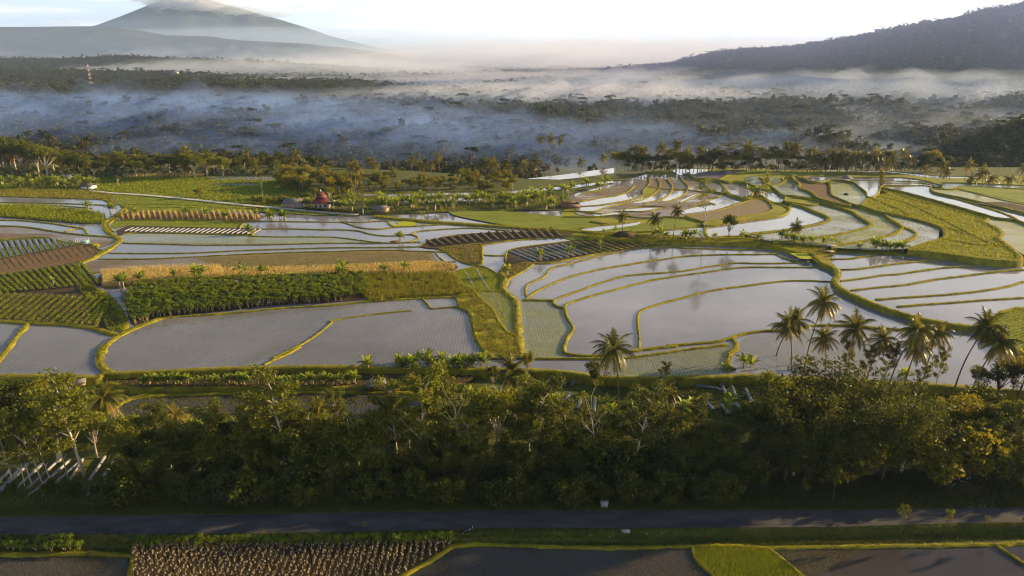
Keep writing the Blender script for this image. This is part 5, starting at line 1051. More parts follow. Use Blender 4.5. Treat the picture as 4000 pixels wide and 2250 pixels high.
# crop rows (soil ridges and leaves)
RIDGE = MB(); CROPR = MB()
def croprows(reg, segs, z, w=.5, h=.3, leaf=1., lh=.5, ls=.2, mb_=None):
    for (ax, ay, bx, by) in segs:
        a, b = g1(reg, ax, ay, z), g1(reg, bx, by, z); L = np.linalg.norm(b-a); n = max(2, int(L/1.5)); t_ = np.linspace(0, 1, n+1)[:, None]; P = a*(1-t_)+b*t_
        d = (b-a)/L; N = np.array([d[1], -d[0], 0]); V = []
        for q, zz in ((-.5, 0), (-.22, h), (.22, h), (.5, 0)): X_ = P+N*w*q*1.5; X_[:, 2] = z+zz+rng.normal(size=n+1)*.03; V.append(X_)
        V = np.stack(V, 1).reshape(-1, 3); i = np.arange(n)[:, None]*4; j = np.arange(3)[None]; RIDGE.add(V, np.stack([i+j, i+j+1, i+4+j+1, i+4+j], -1).reshape(-1, 4))
        m = int(L*leaf*7); tt = rng.random(m)[:, None]; Q = a*(1-tt)+b*tt+N*((rng.random(m)-.5)*w*1.1)[:, None]; Q[:, 2] = z+h+rng.random(m)*lh
        leaf_quads(CROPR if mb_ is None else mb_, Q, ls, .3)
croprows('W3', [(85+68*k, 990-12*k, 38+68*k, 900-8*k) for k in range(-1, 12)], L0+.25, .6, .2, 2., .5, .2)
croprows('W3', [(-10+68*k, 893-5*k, -45+68*k, 816-4*k) for k in range(1, 11)], L0+.25, .3, .12, .4, .15, .15)
croprows('Z4', [(-80+46*k, 1000-4.2*k+(0), -220+46*k+.9*k, 890-6.3*k) for k in range(0, 18)], L0+.2, .9, .3, 2.2, .6, .24)
croprows('Z4', [(-260+52*k, 1150+4.5*k-(k > 14)*(k-14)*2, min(-40+52*k, 790), 990+2*k) for k in range(0, 19)], L0+.2, .6, .2, 3.2, .6, .24)
croprows('Z5', [(665+55*k, 612-7*k+ (k > 9)*3.5*(k-9), 735+55*k, 655-5.2*k+(k > 9)*3*(k-9)) for k in range(0, 17)], L0+.25, .9, .45, .25, .2, .15, SCRUB)
croprows('Z5', [(1250+46*k+20, 690-6.2*k, 1470+46*k, 762-6.4*k) for k in range(0, 9)], L0+.25, .35, .25, .9, .3, .16)
croprows('Z5', [(1250+46*k, 690-6.2*k+(k > 15)*3*(k-15), 1450+46*k-(k > 16)*(k-16)*10, 762-6.0*k) for k in range(9, 24)], L0+.25, .7, .3, 1.3, .35, .2)
croprows('B1', [(-200+100*k, 1010, 30+92*k, 780) for k in range(0, 8)], -.6, .6, .1, 1., .4, .18)
RIDGE.build('soil_ridges', M['dirt'], kind='structure')
CROPR.build('vegetable_crop', M['cassava'], kind='stuff', label='rows of green vegetables between the plastic beds', category='crop')
SCRUB.build('scrub', M['scrub'], kind='stuff', label='dry yellowish scrub on the field margins', category='scrub')
BUND.build('earth_bank', M['bank'], kind='structure')
GRASS.build('grass', M['grass'], kind='stuff', label='yellow-green grass on the paddy bunds', category='grass')
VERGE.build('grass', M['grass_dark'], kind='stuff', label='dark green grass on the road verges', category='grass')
GRASSD.build('rice_crop', M['rice_blade'], kind='stuff', label='green rice and grass in the fields', category='grass')
SEED.build('rice_seedlings', M['seedling'], kind='stuff', label='rows of rice seedlings standing in the flooded paddies', category='rice')
# ---------------------------------------------------------------- rear tree lines on the plateau edge
prof = [(0, 955), (80, 945), (150, 968), (250, 985), (350, 1015), (420, 1060), (520, 1035), (600, 1070), (680, 1100), (740, 1110), (860, 1065), (960, 1095), (1100, 1095), (1250, 1090), (1340, 1040), (1480, 1075), (1590, 1100), (1700, 1110), (1900, 1110), (2100, 1120)]
px_, py_ = [p[0] for p in prof], [p[1] for p in prof]
for k in range(104):
    x = -60+2060*(k+rng.random())/104; Y_ = 404+50*rng.random()*(1.2 if x < 700 else 1.); p = g1('Z1', x, 1225, 0.); X_ = p[0]/p[1]*Y_; z = gz(X_, Y_)
    kd, mt, ds = [('broad', 'leaf_dark', 'dark dense tree'), ('feathery', 'leaffar', 'slim open tree'), ('broad', 'leaf', 'green rounded tree'), ('feathery', 'leaffar', 'slim open tree')][rng.integers(4)] if x > 450 else [('broad', 'leaf_dark', 'dark dense tree'), ('broad', 'leaf', 'green rounded tree'), ('feathery', 'leaffar', 'slim open tree')][rng.integers(3)]
    zt = ztop('Z1', np.interp(x, px_, py_)-8+44*rng.random()**1.5, Y_); var = LIB[kd+':'+mt]; t, c, H0 = var[rng.integers(len(var))]; s = max(5, zt-z)/H0; wd = min(s, 2.1)*1.15
    thing('albizia_tree' if kd == 'feathery' else 'tree', ds, 'in the wood behind the left meadow', 'tree', 'trees behind the left meadow', (X_, Y_, z), rng.random()*6, (wd, wd, s), [('trunk', t), ('crown', c)])
for x, ty in [(1340, 1000), (1770, 1035), (1735, 1045), (40, 940), (860, 1060)]:
    Y_ = 445.; p = g1('Z1', x, 1225, 0.); X_ = p[0]/p[1]*Y_; z = gz(X_, Y_); t, c, H0 = LIB['umbrella:leaf'][rng.integers(4)]; s = (ztop('Z1', ty, Y_)-z)/H0
    thing('flat_topped_tree', 'tall flat-topped tree', 'above the wood behind the left meadow', 'tree', 'flat-topped trees at the left', (X_, Y_, z), rng.random()*6, (s*.9, s*.9, s), [('trunk', t), ('crown', c)])
for x, c in [(1355, 1062), (1285, 1085), (1190, 1112), (1470, 1078), (1515, 1100), (2000, 1105), (1930, 1122), (1905, 1135), (2115, 1085), (2060, 1150), (2150, 1150), (115, 1080), (220, 1095), (955, 1122), (1015, 1120), (1100, 1120), (770, 1130)]:
    palm('Z1', x, 1225, gz(*(g1('Z1', x, 1225, 0)[:2])), c, 'coconut palm', 'in the wood behind the left meadow', 'palms behind the left meadow', far=True, Y=None, big=1.25)
for x, y, c in [(155, 1290, 1185), (270, 1260, 1135), (330, 1265, 1165), (560, 1240, 1135), (650, 1240, 1165), (700, 1245, 1165), (1040, 1240, 1165), (1075, 1240, 1150), (1110, 1240, 1150), (1150, 1245, 1165), (1240, 1240, 1180), (1340, 1225, 1165), (1430, 1220, 1170), (1730, 1200, 1145), (1895, 1190, 1115), (1470, 1120, 985), (1540, 1120, 985), (1590, 1110, 1000), (760, 1160, 1105)]:
    p = g1('Z2', x, y, -8.); z = gz(p[0], p[1]); palm('Z2', x, y, z, c, 'hazy coconut palm', 'in the misty fields behind the lane', 'palms in the misty fields', far=True, Y=p[1], big=1.3)
for k in range(46):
    x = -60+2000*(k+rng.random())/46; p = g1('Z1', x, 1228+8*rng.random(), 1.2)
    if k % 2: banana_w(p, 1.3+.5*rng.random(), 'at the foot of the wood behind the left meadow', 'bananas at the foot of the wood')
    else: t, c, H0 = LIB['bush:leaf'][k % 3]; s = .7+.5*rng.random(); thing('bush', 'green bush', 'at the foot of the wood behind the left meadow', 'bush', 'bushes at the foot of the wood', p, k, (s*1.2, s*1.2, s), [('trunk', t), ('crown', c)])
# row behind the mound
for x, c, b in [(80, 1015, 1160), (230, 1062, 1170), (310, 1095, 1180), (370, 1078, 1185), (440, 1095, 1185), (525, 1050, 1190), (600, 1050, 1190), (640, 1055, 1185), (740, 1050, 1185), (840, 1015, 1185), (870, 1040, 1180), (930, 1030, 1190), (1005, 1065, 1195), (1045, 1100, 1195), (1085, 1105, 1195), (1130, 1105, 1195), (1165, 1095, 1195), (1215, 1085, 1195), (1275, 1095, 1200), (1310, 1110, 1205), (1380, 1090, 1200), (1430, 1085, 1200), (1490, 1100, 1200), (1550, 1125, 1225), (-40, 1040, 1190), (-170, 1060, 1190), (-220, 1050, 1190), (170, 1085, 1190)]:
    palm('Z3', x, b+18, 2., c, 'coconut palm', 'in the row behind the mound', 'palms behind the mound', far=True, big=1.3)
    palm('Z3', x+rng.normal()*30+15, b+14, 2., c+18+25*rng.random(), 'shorter coconut palm', 'in the row behind the mound', 'palms behind the mound', far=True, big=1.2)
for x, c, b in [(1640, 1080, 1230), (1715, 1125, 1235), (1840, 1190, 1260), (1935, 1165, 1260), (2010, 1215, 1265), (2115, 1170, 1270), (2180, 1225, 1320), (2235, 1220, 1320), (2290, 1275, 1325), (2410, 1262, 1330), (2490, 1190, 1290), (2115, 1270, 1330), (2540, 1265, 1330)]:
    palm('Z3', x, b, 3., c, 'scattered coconut palm', 'above the far right paddies', 'palms above the far right paddies', far=True, big=1.15)
for k in range(110):
    x = -350+1800*(k+rng.random())/84; b = 1200+8*rng.random(); kd, mt, ds = [('broad', 'leaf_dark', 'dark rounded tree'), ('bush', 'leaf_gold', 'yellowish bushy tree'), ('broad', 'leaf', 'green rounded tree'), ('broad', 'leaf_gold', 'golden rounded tree')][rng.integers(4)]
    tree(kd, mt, 'Z3', x, b, 2., h=(5+9*rng.random()**1.4) if kd != 'bush' else 4, desc=ds, where='in the row behind the mound', group='trees behind the mound', name='tree', wide=1.2)
for x, ty in [(-250, 1040), (-200, 1035), (20, 1040), (480, 960), (410, 985), (-300, 1060)]: tree('umbrella', 'leaf', 'Z3', x, 1205, 2., ty, desc='spreading flat-topped tree', where='in the row behind the mound', group='flat-topped trees behind the mound', name='tree', wide=1.2)
for k in range(18):
    x = 1250+700*rng.random(); p = g1('Z2', x, 1225+15*rng.random(), -3.); z = gz(p[0], p[1]); t, c, H0 = LIB['broad:leaf'][k % 3]; s = .5+.35*rng.random()
    thing('tree', 'small hazy tree', 'on the terraces left of the mound', 'tree', 'small trees left of the mound', (p[0], p[1], z), 0, (s, s, s), [('trunk', t), ('crown', c)])
# valley paddies seen behind the plateau
sheet('water', 'Z2', [(1150, 1290), (1400, 1262), (1640, 1235), (1850, 1205), (1990, 1190), (1990, 1225), (1700, 1262), (1400, 1290), (1170, 1300)], -6., 'water_bright', smooth=False)
for k in range(4): bund('Z2', [(1150+60*k, 1292-k*4), (1500+60*k, 1258-5*k), (1980, 1215-8*k)], -6., 1., .5, .6, .3)
# ---------------------------------------------------------------- forest on the valley floor and ridges (one mass)
def forest_points():
    P = []; n = 260000
    y = 470*np.exp(rng.random(n)*math.log(4300/470.)); s = 5.2+y/300.
    # weight so that spacing follows s
    w = y*y/(s*s); w /= w.max(); k = rng.random(n) < w*.95; y = y[k]; az = (rng.random(len(y))-.5)*1.75; x = az*y
    z = ground_z(x, y)
    open_ = (az > .04) & (y < np.interp(az, [.04, .2, .4, .8], [620, 720, 640, 600]))
    open_ |= (az > .30) & (y < 900) & (noise2(x, y, 160, 31) > -.1)
    open_ |= (az > .42) & (y > 900) & (y < 1400) & (noise2(x, y, 200, 32) > .0)
    open_ |= (az < .04) & (y < 520) & (az > -.28)
    open_ &= ~((az > .6) & (y > 540) & (y < 800))
    open_ |= (y < plateau_edge(x)+18)
    open_ |= (noise2(x, y, 130, 33) > .85)
    k = ~open_ | (rng.random(len(y)) < .05); return x[k], y[k], z[k]
fx, fy, fz = forest_points(); print('forest', len(fx))
def far_variant(kind, seed, mat='leaf_far'):
    r = np.random.default_rng(seed); b = MB()
    if kind == 'round':
        tube(b, [(0, 0, -1), (0, 0, 5)], [.25, .15], 4, 1)
        for k in range(15):
            d = rand_dirs(1, r)[0]; c = np.array([0, 0, 6.])+d*[3.9, 3.9, 3.6]*(.4+.6*r.random()); n = 26; leaf_quads(b, c+rand_dirs(n, r)*(r.random(n)**.5)[:, None]*[1.9, 1.9, 1.2], .75, .3, 0, r, .7)
    elif kind == 'tall':
        P = [(0, 0, -1), (.3, 0, 6), (0, .2, 11)]; tube(b, P, [.25, .2, .12], 4, 1)
        for k in range(10):
            a = r.random()*6.28; q = r.random(); c = np.array([math.cos(a)*2.2*q, math.sin(a)*2.2*q, 7+5*r.random()]); n = 24; leaf_quads(b, c+rand_dirs(n, r)*(r.random(n)**.5)[:, None]*[1.6, 1.6, .8], .62, .4, 0, r, .7)
    elif kind == 'umb':
        tube(b, [(0, 0, -1), (.3, 0, 8), (0, 0, 14)], [.28, .2, .12], 4, 1)
        for k in range(8):
            a = r.random()*6.28; q = 1+3.6*r.random(); c = np.array([math.cos(a)*q, math.sin(a)*q, 14.5-.25*q+r.normal()*.5]); n = 26; leaf_quads(b, c+rand_dirs(n, r)*(r.random(n)**.5)[:, None]*[2., 2., .35], .7, .7, 0, r, .7)
    m = b.mesh('far_tree', [M[mat], M['bark_dark']]); return m
FV = [far_variant('round', 1), far_variant('round', 2), far_variant('tall', 3), far_variant('umb', 4), far_variant('tall', 5), PALMS_FAR[0][1]]
def gn_forest():
    vi = rng.choice(5, len(fx), p=[.4, .36, .13, .03, .08]); sc = (.75+.6*rng.random(len(fx)))*(1+fy/9000)*np.interp(fy, [500, 800, 1500, 2200], [1, 1.25, 1.2, 1.])*np.where(rng.random(len(fx)) < .05, 1.3, 1.)*np.interp(fy, [450, 900], [.8, 1.]); rt = rng.random(len(fx))*6.28
    for v in range(5):
        k = vi == v; me = bpy.data.meshes.new('forest'); me.vertices.add(int(k.sum())); me.vertices.foreach_set('co', np.stack([fx[k], fy[k], fz[k]-.3], 1).astype(np.float32).ravel())
        a = me.attributes.new('sc', 'FLOAT', 'POINT'); a.data.foreach_set('value', sc[k].astype(np.float32)); a = me.attributes.new('rt', 'FLOAT', 'POINT'); a.data.foreach_set('value', rt[k].astype(np.float32))
        me.materials.append(M['leaf_far']); me.materials.append(M['bark_dark'])
        src = bpy.data.objects.new('forest_tree_source', FV[v])
        o = put('forest', me, kind='stuff'); o['label'] = ['rounded treetops of the misty valley forest', 'full treetops of the misty valley forest', 'slim tall trees of the misty valley forest', 'flat-topped trees of the misty valley forest', 'open slender trees of the misty valley forest'][v]; o['category'] = 'forest'
        ng = bpy.data.node_groups.new('forest_nodes', 'GeometryNodeTree'); ng.interface.new_socket('Geometry', in_out='INPUT', socket_type='NodeSocketGeometry'); ng.interface.new_socket('Geometry', in_out='OUTPUT', socket_type='NodeSocketGeometry')
        N = ng.nodes; gi = N.new('NodeGroupInput'); go = N.new('NodeGroupOutput'); ip = N.new('GeometryNodeInstanceOnPoints'); oi = N.new('GeometryNodeObjectInfo'); oi.inputs['Object'].default_value = src; oi.inputs['As Instance'].default_value = True
        s1 = N.new('GeometryNodeInputNamedAttribute'); s1.data_type = 'FLOAT'; s1.inputs['Name'].default_value = 'sc'; r1 = N.new('GeometryNodeInputNamedAttribute'); r1.data_type = 'FLOAT'; r1.inputs['Name'].default_value = 'rt'
        cx = N.new('ShaderNodeCombineXYZ'); ng.links.new(r1.outputs['Attribute'], cx.inputs['Z']); ng.links.new(gi.outputs[0], ip.inputs['Points']); ng.links.new(oi.outputs['Geometry'], ip.inputs['Instance']); ng.links.new(cx.outputs[0], ip.inputs['Rotation']); ng.links.new(s1.outputs['Attribute'], ip.inputs['Scale']); ng.links.new(ip.outputs[0], go.inputs[0])
        md = o.modifiers.new('trees', 'NODES'); md.node_group = ng
gn_forest()
# ---------------------------------------------------------------- buildings and small things
def top(name, label, cat, loc, rz=0, group=None): o = put(name, None, None, loc, (0, 0, rz)); o['label'] = label; o['category'] = cat; (group and o.__setitem__('group', group)); return o
def part(nm, mb, mat, par): return mb.build(nm, M[mat] if isinstance(mat, str) else [M[m] for m in mat], par)
def hip(mb, z0, z1, ax, ay, bx, by, t=.12):
    lo = np.array([(-ax, -ay, z0), (ax, -ay, z0), (ax, ay, z0), (-ax, ay, z0)]); hi = np.array([(-bx, -by, z1), (bx, -by, z1), (bx, by, z1), (-bx, by, z1)])
    V = np.vstack([lo, hi, lo-[0, 0, t]]); mb.add(V, [[0, 1, 5, 4], [1, 2, 6, 5], [2, 3, 7, 6], [3, 0, 4, 7], [4, 5, 6, 7], [8, 9, 1, 0], [9, 10, 2, 1], [10, 11, 3, 2], [11, 8, 0, 3], [11, 10, 9, 8]])
p = g1('Z4', 2280, 384, 1.5); o = top('prayer_house', 'small white building with tiered red pyramid roof beside the lane', 'building', p, .05)
m = MB()
for s in (-1, 1): box(m, (0, s*3., 1.5), (7., .2, 3.0)); box(m, (s*3.4, 0, 1.5), (.2, 5.8, 3.0))
part('wall', m, 'wall_pale', o)
m = MB(); hip(m, 2.9, 4.9, 5.0, 4.4, 1.9, 1.6); hip(m, 5.3, 8.2, 2.3, 2.1, .1, .1); box(m, (0, 0, 5.1), (3.2, 2.9, .5)); part('roof', m, 'roof_red', o)
m = MB(); tube(m, [(0, 0, 7.8), (0, 0, 8.0), (0, 0, 8.25), (0, 0, 8.5), (0, 0, 9.)], [.1, .28, .3, .12, .03], 8); part('finial', m, 'white', o)
for x in (-2.2, 0, 2.2):
    m = MB(); box(m, (x, -3.14, 1.6), (.95, .08, 1.3)); f = part('window', m, 'wood', o); m = MB(); box(m, (x, -3.2, 1.6), (.75, .05, 1.1)); part('pane', m, 'black', f)
m = MB(); box(m, (4.9, -1.5, 3.0), (2.8, 3.4, .2)); box(m, (4.9, -3.1, 3.5), (2.8, .12, .8)); box(m, (6.2, -1.5, 3.5), (.12, 3.2, .8)); part('balcony', m, 'white', o)
for x in (3.8, 6.1): m = MB(); box(m, (x, -2.9, 1.45), (.3, .3, 2.9)); part('column', m, 'white', o)
for x, y, h_ in ((2190, 350, 6), (2235, 335, 7), (2380, 370, 5), (2420, 375, 6.5), (2150, 345, 5), (2330, 330, 7.5)): tree('broad', 'leaf', 'Z4', x, y, 1.4, h=h_, desc='leafy tree', where='close round the red-roofed building', group='trees round the red-roofed building', name='tree')
for x, y in ((2185, 385), (2385, 392), (2405, 396), (2350, 395), (2430, 400), (2150, 385)): banana('Z4', x, y, 1.4, 1.5, 'close round the red-roofed building', 'bananas round the red-roofed building')
p = g1('Z4', 2085, 380, 1.5); o = top('shed', 'long low shed with weathered grey roof left of the red-roofed building', 'shed', p, -.08); m = MB(); box(m, (0, 0, 1.2), (8.2, 4, 2.4)); part('wall', m, 'concrete', o)
m = MB(); V = np.array([(-4.8, -2.7, 2.3), (4.8, -2.7, 2.3), (4.8, .2, 4.3), (-4.8, .2, 4.3), (4.8, 2.9, 2.4), (-4.8, 2.9, 2.4)]); V = np.vstack([V, V-[0, 0, .14]]); m.add(V, [[0, 1, 2, 3], [3, 2, 4, 5], [7, 6, 9, 8], [8, 9, 11, 10], [0, 6, 7, 1], [5, 4, 10, 11], [1, 7, 8, 2], [2, 8, 10, 4], [0, 3, 9, 6], [3, 5, 11, 9]]); part('roof', m, 'roof_grey', o)
for x in (-2, 1.5): m = MB(); box(m, (x, -2.03, 1.2), (.9, .06, 1.9)); part('door', m, 'wood', o)
def hut(label, p, rz, w, d, h, roofh, wallm, roofm, name='hut', wing=False):
    o = top(name, label, 'hut', p, rz); m = MB(); box(m, (0, 0, h/2), (w, d, h)); part('wall', m, wallm, o)
    m = MB(); V = np.array([(-w*.6, -d*.7, h-.1), (w*.6, -d*.7, h-.1), (w*.6, 0, h+roofh), (-w*.6, 0, h+roofh), (w*.6, d*.7, h-.1), (-w*.6, d*.7, h-.1)]); V = np.vstack([V, V-[0, 0, .12]]); m.add(V, [[0, 1, 2, 3], [3, 2, 4, 5], [7, 6, 9, 8], [8, 9, 11, 10], [0, 6, 7, 1], [5, 4, 10, 11], [1, 7, 8, 2], [2, 8, 10, 4], [0, 3, 9, 6], [3, 5, 11, 9]]); part('roof', m, roofm, o)
    m = MB(); box(m, (w*.15, -d/2-.03, h*.42), (.9, .06, h*.8)); part('door', m, 'wood', o)
hut('pale shed with open lean-to and slanting tin roof beside the lane', g1('Z5', 350, 412, 1.5), -.35, 5.5, 3.6, 1.9, 1.1, 'wood', 'roof_grey')
hut('small hut with pale thatched roof at the edge of the left wood', g1('Z4', 480, 185, 1.3), -.15, 6.5, 4, 2., 1.6, 'wall_pale', 'roof_pale')
hut('long hut with dark sagging roof and lit white wall in the left meadow', g1('Z4', 630, 248, 1.3), -.2, 6.5, 4, 1.7, 1.3, 'white', 'bark_dark')
hut('weathered brick-edged hut with pale flat roof among the bananas above the pond', g1('B2', 275, 262, .1), .25, 3.6, 2.6, 1.2, .35, 'wall_brick', 'roof_pale')
hut('little shack with tin roof behind the leaning belt tree', g1('B1', 505, 245, .1), .5, 2.2, 1.8, 1.0, .4, 'wood', 'roof_pale')
hut('low house with pale roof far up the left forest ridge', np.array([*(g1('Z1', 318, 415, 30.)[:2]), 30.]) if False else np.array([-1150., 2440., gz(-1150., 2440.)+8]), 0, 22, 12, 7, 5, 'white', 'roof_pale')
p = g1('Z5', 1655, 385, 1.4); o = top('garden_wall', 'low brick enclosure at the left foot of the mound', 'wall', p, .1); m = MB(); box(m, (2, 0, .9), (9, .25, 1.8)); box(m, (6.4, 3, .9), (.25, 6, 1.8)); box(m, (-2.4, 3, .9), (.25, 6, 1.8)); box(m, (2, 6., .9), (9, .25, 1.8)); m.build('masonry', M['wall_brick'], o)
for k, (x, y) in enumerate([(2160, 390), (2205, 395), (2255, 382), (2300, 400), (2325, 405), (2354+140, 418), (2354+215, 430)]):
    p = g1('Z4', x, y, 1.55); o = put('gate_post', None, None, p); o['category'] = 'post'; o['group'] = 'yellow posts along the lane'; PLACED.append((o, 'short yellow post', 'beside the lane')); hh = 1.1 if k < 5 else 2.4; m = MB(); box(m, (0, 0, hh/2), (.35, .35, hh)); part('shaft', m, 'yellow', o); m = MB(); box(m, (0, 0, hh+.07), (.5, .5, .14)); part('cap', m, 'wall_pale', o)
tree('bush', 'leaf_dark', 'Z5', 55, 425, 1.5, 385, desc='dark clipped bush', where='beside the lane gate', name='bush', cat='bush')
for x0, x1, yy in ((2170, 2354, 402), (2354, 2520, 415)):
    for k in range(7): p = g1('Z4', x0+(x1-x0)*k/6, yy+13*k/6, 1.5); t, c, H0 = LIB['bush:leaf_dark'][k % 4]; thing('hedge_bush', 'dark hedge bush', 'between the lane and the red-roofed building', 'bush', 'hedge along the lane', p, k, (.8, .6, .5), [('trunk', t), ('crown', c)])
def gazebo(label, p, w, d, h, thatch):
    o = top('field_shelter', label, 'shelter', p, .0)
    for sx in (-1, 1):
        for sy in (-1, 1): m = MB(); bar(m, (sx*w*.42, sy*d*.42, 0), (sx*w*.42, sy*d*.42, h), .07, 6); part('post', m, 'wood', o)
    m = MB()
    if thatch: hip(m, h, h+1.5, w*.65, d*.65, w*.25, .1)
    else: box(m, (0, 0, h+.08), (w, d, .16))
    part('roof', m, 'roof_grey', o); m = MB(); box(m, (0, 0, .6), (w*.8, d*.8, .1)); part('platform', m, 'wood', o)
gazebo('thatched field shelter on posts beside the bright pond', g1('W1', 3165, 195, 4.5), 4.2, 3.4, 1.8, True); gazebo('flat-roofed shelter on thin posts above the grass dike', g1('Z6', 1150, 702, L1+.1), 5., 2.4, 2.6, False)
def mound(label, name, cat, p, r_, h, mat, n=900):
    m = MB(); k, q = 14, 6; V = []
    for i in range(q+1):
        f = i/q; rr = math.cos(f*math.pi/2)
        for j in range(k): a = j/k*6.283; s = 1+.18*math.sin(j*2.1+i)+rng.normal()*.05; V.append((math.cos(a)*rr*r_*s, math.sin(a)*rr*r_*s*.8, -.1+h*math.sin(f*math.pi/2)))
    i = np.arange(q)[:, None]*k; j = np.arange(k)[None]; m.add(np.array(V), np.stack([i+j, i+(j+1) % k, i+k+(j+1) % k, i+k+j], -1).reshape(-1, 4))
    o = put(name, m.mesh(name, M[mat]), None, p); o['label'] = label; o['category'] = cat
mound('dark heap of ash or soil under the slim coconut palms', 'soil_heap', 'heap', g1('W1', 680, 812, L1), 4.2, 2.2, 'dark_dirt'); mound('brown soil mound with a banana plant in the middle paddy', 'soil_heap', 'heap', g1('W4', 1840, 822, L0), 2.2, .8, 'dirt'); mound('small dark straw heap in the rounded terrace paddy', 'straw_heap', 'heap', g1('W1', 3163, 345, 3.9), 1.2, 1.0, 'dark_dirt'); mound('grassy clod heap at the end of the brown field', 'soil_heap', 'heap', g1('W3', 1050, 860, L0), 2.2, 1.1, 'bank'); mound('dark rubble heap on the right grass bank', 'rubble_heap', 'heap', g1('B3', 1900, 900, 0.), 2.6, .5, 'dark_dirt')
# stall with turquoise sheet
p = g1('W3', 915, 835, L0+.2); o = top('tool_stall', 'white-framed stall with turquoise sheet between the left fields', 'stall', p)
for x in (-2.2, -.8, .8, 2.2): m = MB(); bar(m, (x, 0, 0), (x, 0, 1.6), .07); bar(m, (x, 1.2, 0), (x, 1.2, 1.9), .07); part('post', m, 'white', o)
m = MB(); box(m, (1.2, .2, .7), (2.2, 1.2, .7), .1); part('tarpaulin', m, 'teal', o); m = MB(); bar(m, (-2.4, 0, 1.6), (2.4, 0, 1.6), .06); bar(m, (-2.4, 1.2, 1.8), (2.4, 1.2, 1.8), .06); part('rail', m, 'white', o)
# motorbike
p = g1('B2', 860, 1172, .05); o = top('motorbike', 'dark motorbike parked on the near verge of the road', 'motorbike', p, .12)
for x in (-.62, .62):
    a = np.linspace(0, 2*math.pi, 19); m = MB(); tube(m, np.stack([x+.27*np.cos(a), 0*a, .3+.27*np.sin(a)], 1), np.full(19, .05), 6); w_ = part('wheel', m, 'black', o); m = MB()
    for q in range(6): bar(m, (x, 0, .3), (x+.25*math.cos(q*1.047), 0, .3+.25*math.sin(q*1.047)), .012)
    part('rim', m, 'metal', w_)
m = MB(); bar(m, (-.62, 0, .3), (-.1, 0, .45), .04); bar(m, (-.1, 0, .45), (.4, 0, .75), .06); bar(m, (.62, .06, .3), (.42, .05, .95), .025); bar(m, (.62, -.06, .3), (.42, -.05, .95), .025); box(m, (0, 0, .42), (.4, .22, .3)); part('frame', m, 'metal', o)
m = MB(); box(m, (-.3, 0, .78), (.75, .24, .12), 0, 0, .85); part('seat', m, 'black', o); m = MB(); box(m, (-.45, 0, .62), (.6, .26, .2), 0, 0, .8); box(m, (.3, 0, .6), (.16, .36, .5), 0, 0, .8); box(m, (.64, 0, .62), (.45, .13, .05)); part('fairing', m, 'black', o)
m = MB(); bar(m, (.42, -.33, 1.0), (.42, .33, 1.0), .02); part('handlebar', m, 'metal', o); m = MB(); box(m, (.5, 0, .92), (.12, .18, .14)); part('headlight', m, 'white', o)
o = put('concrete_block', None); bpy.data.objects.remove(o)
m = MB(); box(m, (0, 0, .45), (1.15, .7, .9), .05, 0, .96); box(m, (0, 0, .93), (1.3, .85, .1), .05); o = put('culvert_box', m.mesh('culvert_box', M['concrete']), None, g1('B2', 1706, 1012, 0)); o['label'] = 'square grey concrete box at the far edge of the road'; o['category'] = 'concrete box'
m = MB(); box(m, (0, 0, .15), (1.3, .55, .35), -.05, 0, .95); box(m, (-.1, .02, .34), (1.2, .5, .08), -.03); o = put('concrete_slab', m.mesh('concrete_slab', M['concrete']), None, g1('B2', 1843, 1172, -.1)); o['label'] = 'pale concrete slab on the near verge right of the motorbike'; o['category'] = 'slab'
LT = MB()
for x, y in [(85, 1048), (885, 1158), (1130, 1160), (1260, 1162), (1395, 1170), (1620, 1195), (1690, 1168), (2070, 1185), (1740, 1205), (820, 1185), (1975, 1190)]: q = g1('B2', x, y, -.1); box(LT, q+[0, 0, .12], (.18, .13, .1), rng.random()*3)
for k in range(60): q = g1('B3', 1890+170*rng.random(), 975+45*rng.random(), .0); box(LT, q+[0, 0, .1], rng.random(3)*.22+.08, rng.random()*3, 0, .7)
for k in range(25): q = g1('B3', 1800+120*rng.random(), 830+60*rng.random(), .1); box(LT, q+[0, 0, .15], rng.random(3)*.25+.08, rng.random()*3, 0, .7)
LT.build('litter', M['wall_pale'], kind='stuff', label='scattered pale stones and litter along the verge', category='litter')
# lattice masts
def mast(label, X_, Y_, zb, zt, wb, mats, thin=False):
    o = top('radio_mast', label, 'mast', (X_, Y_, zb)); hh = zt-zb; n = 12; tk = .14 if not thin else .45
    for lv in range(n):
        m = MB(); z0, z1 = hh*lv/n, hh*(lv+1)/n; w0, w1 = wb*(1-.82*lv/n), wb*(1-.82*(lv+1)/n)
        c0 = [(sx*w0/2, sy*w0/2, z0) for sx, sy in ((-1, -1), (1, -1), (1, 1), (-1, 1))]; c1_ = [(sx*w1/2, sy*w1/2, z1) for sx, sy in ((-1, -1), (1, -1), (1, 1), (-1, 1))]
        for q in range(4): bar(m, c0[q], c1_[q], tk); bar(m, c0[q], c1_[(q+1) % 4], tk*.6); bar(m, c1_[q], c1_[(q+1) % 4], tk*.6)
        part('lattice_section', m, mats[lv % 2], o)
    m = MB(); bar(m, (0, 0, hh), (0, 0, hh+hh*.08), tk*.8); part('antenna', m, 'white', o)
def at(reg, x, D, yb, yt): q = g1(reg, x, yb, -200.); X_ = q[0]/q[1]*D; return X_, D, ztop(reg, yb, D), ztop(reg, yt, D)
X_, Y_, a_, b_ = at('Z1', 650, 1640, 620, 458); mast('tall red and white lattice mast on the left forest ridge', X_, Y_, min(a_, gz(X_, Y_)), b_, 6, ('red', 'white'))
X_, Y_, a_, b_ = at('Z1', 1411, 2400, 560, 470); mast('smaller white lattice mast right of the red and white one', X_, Y_, gz(X_, Y_), b_, 8, ('white', 'red'))
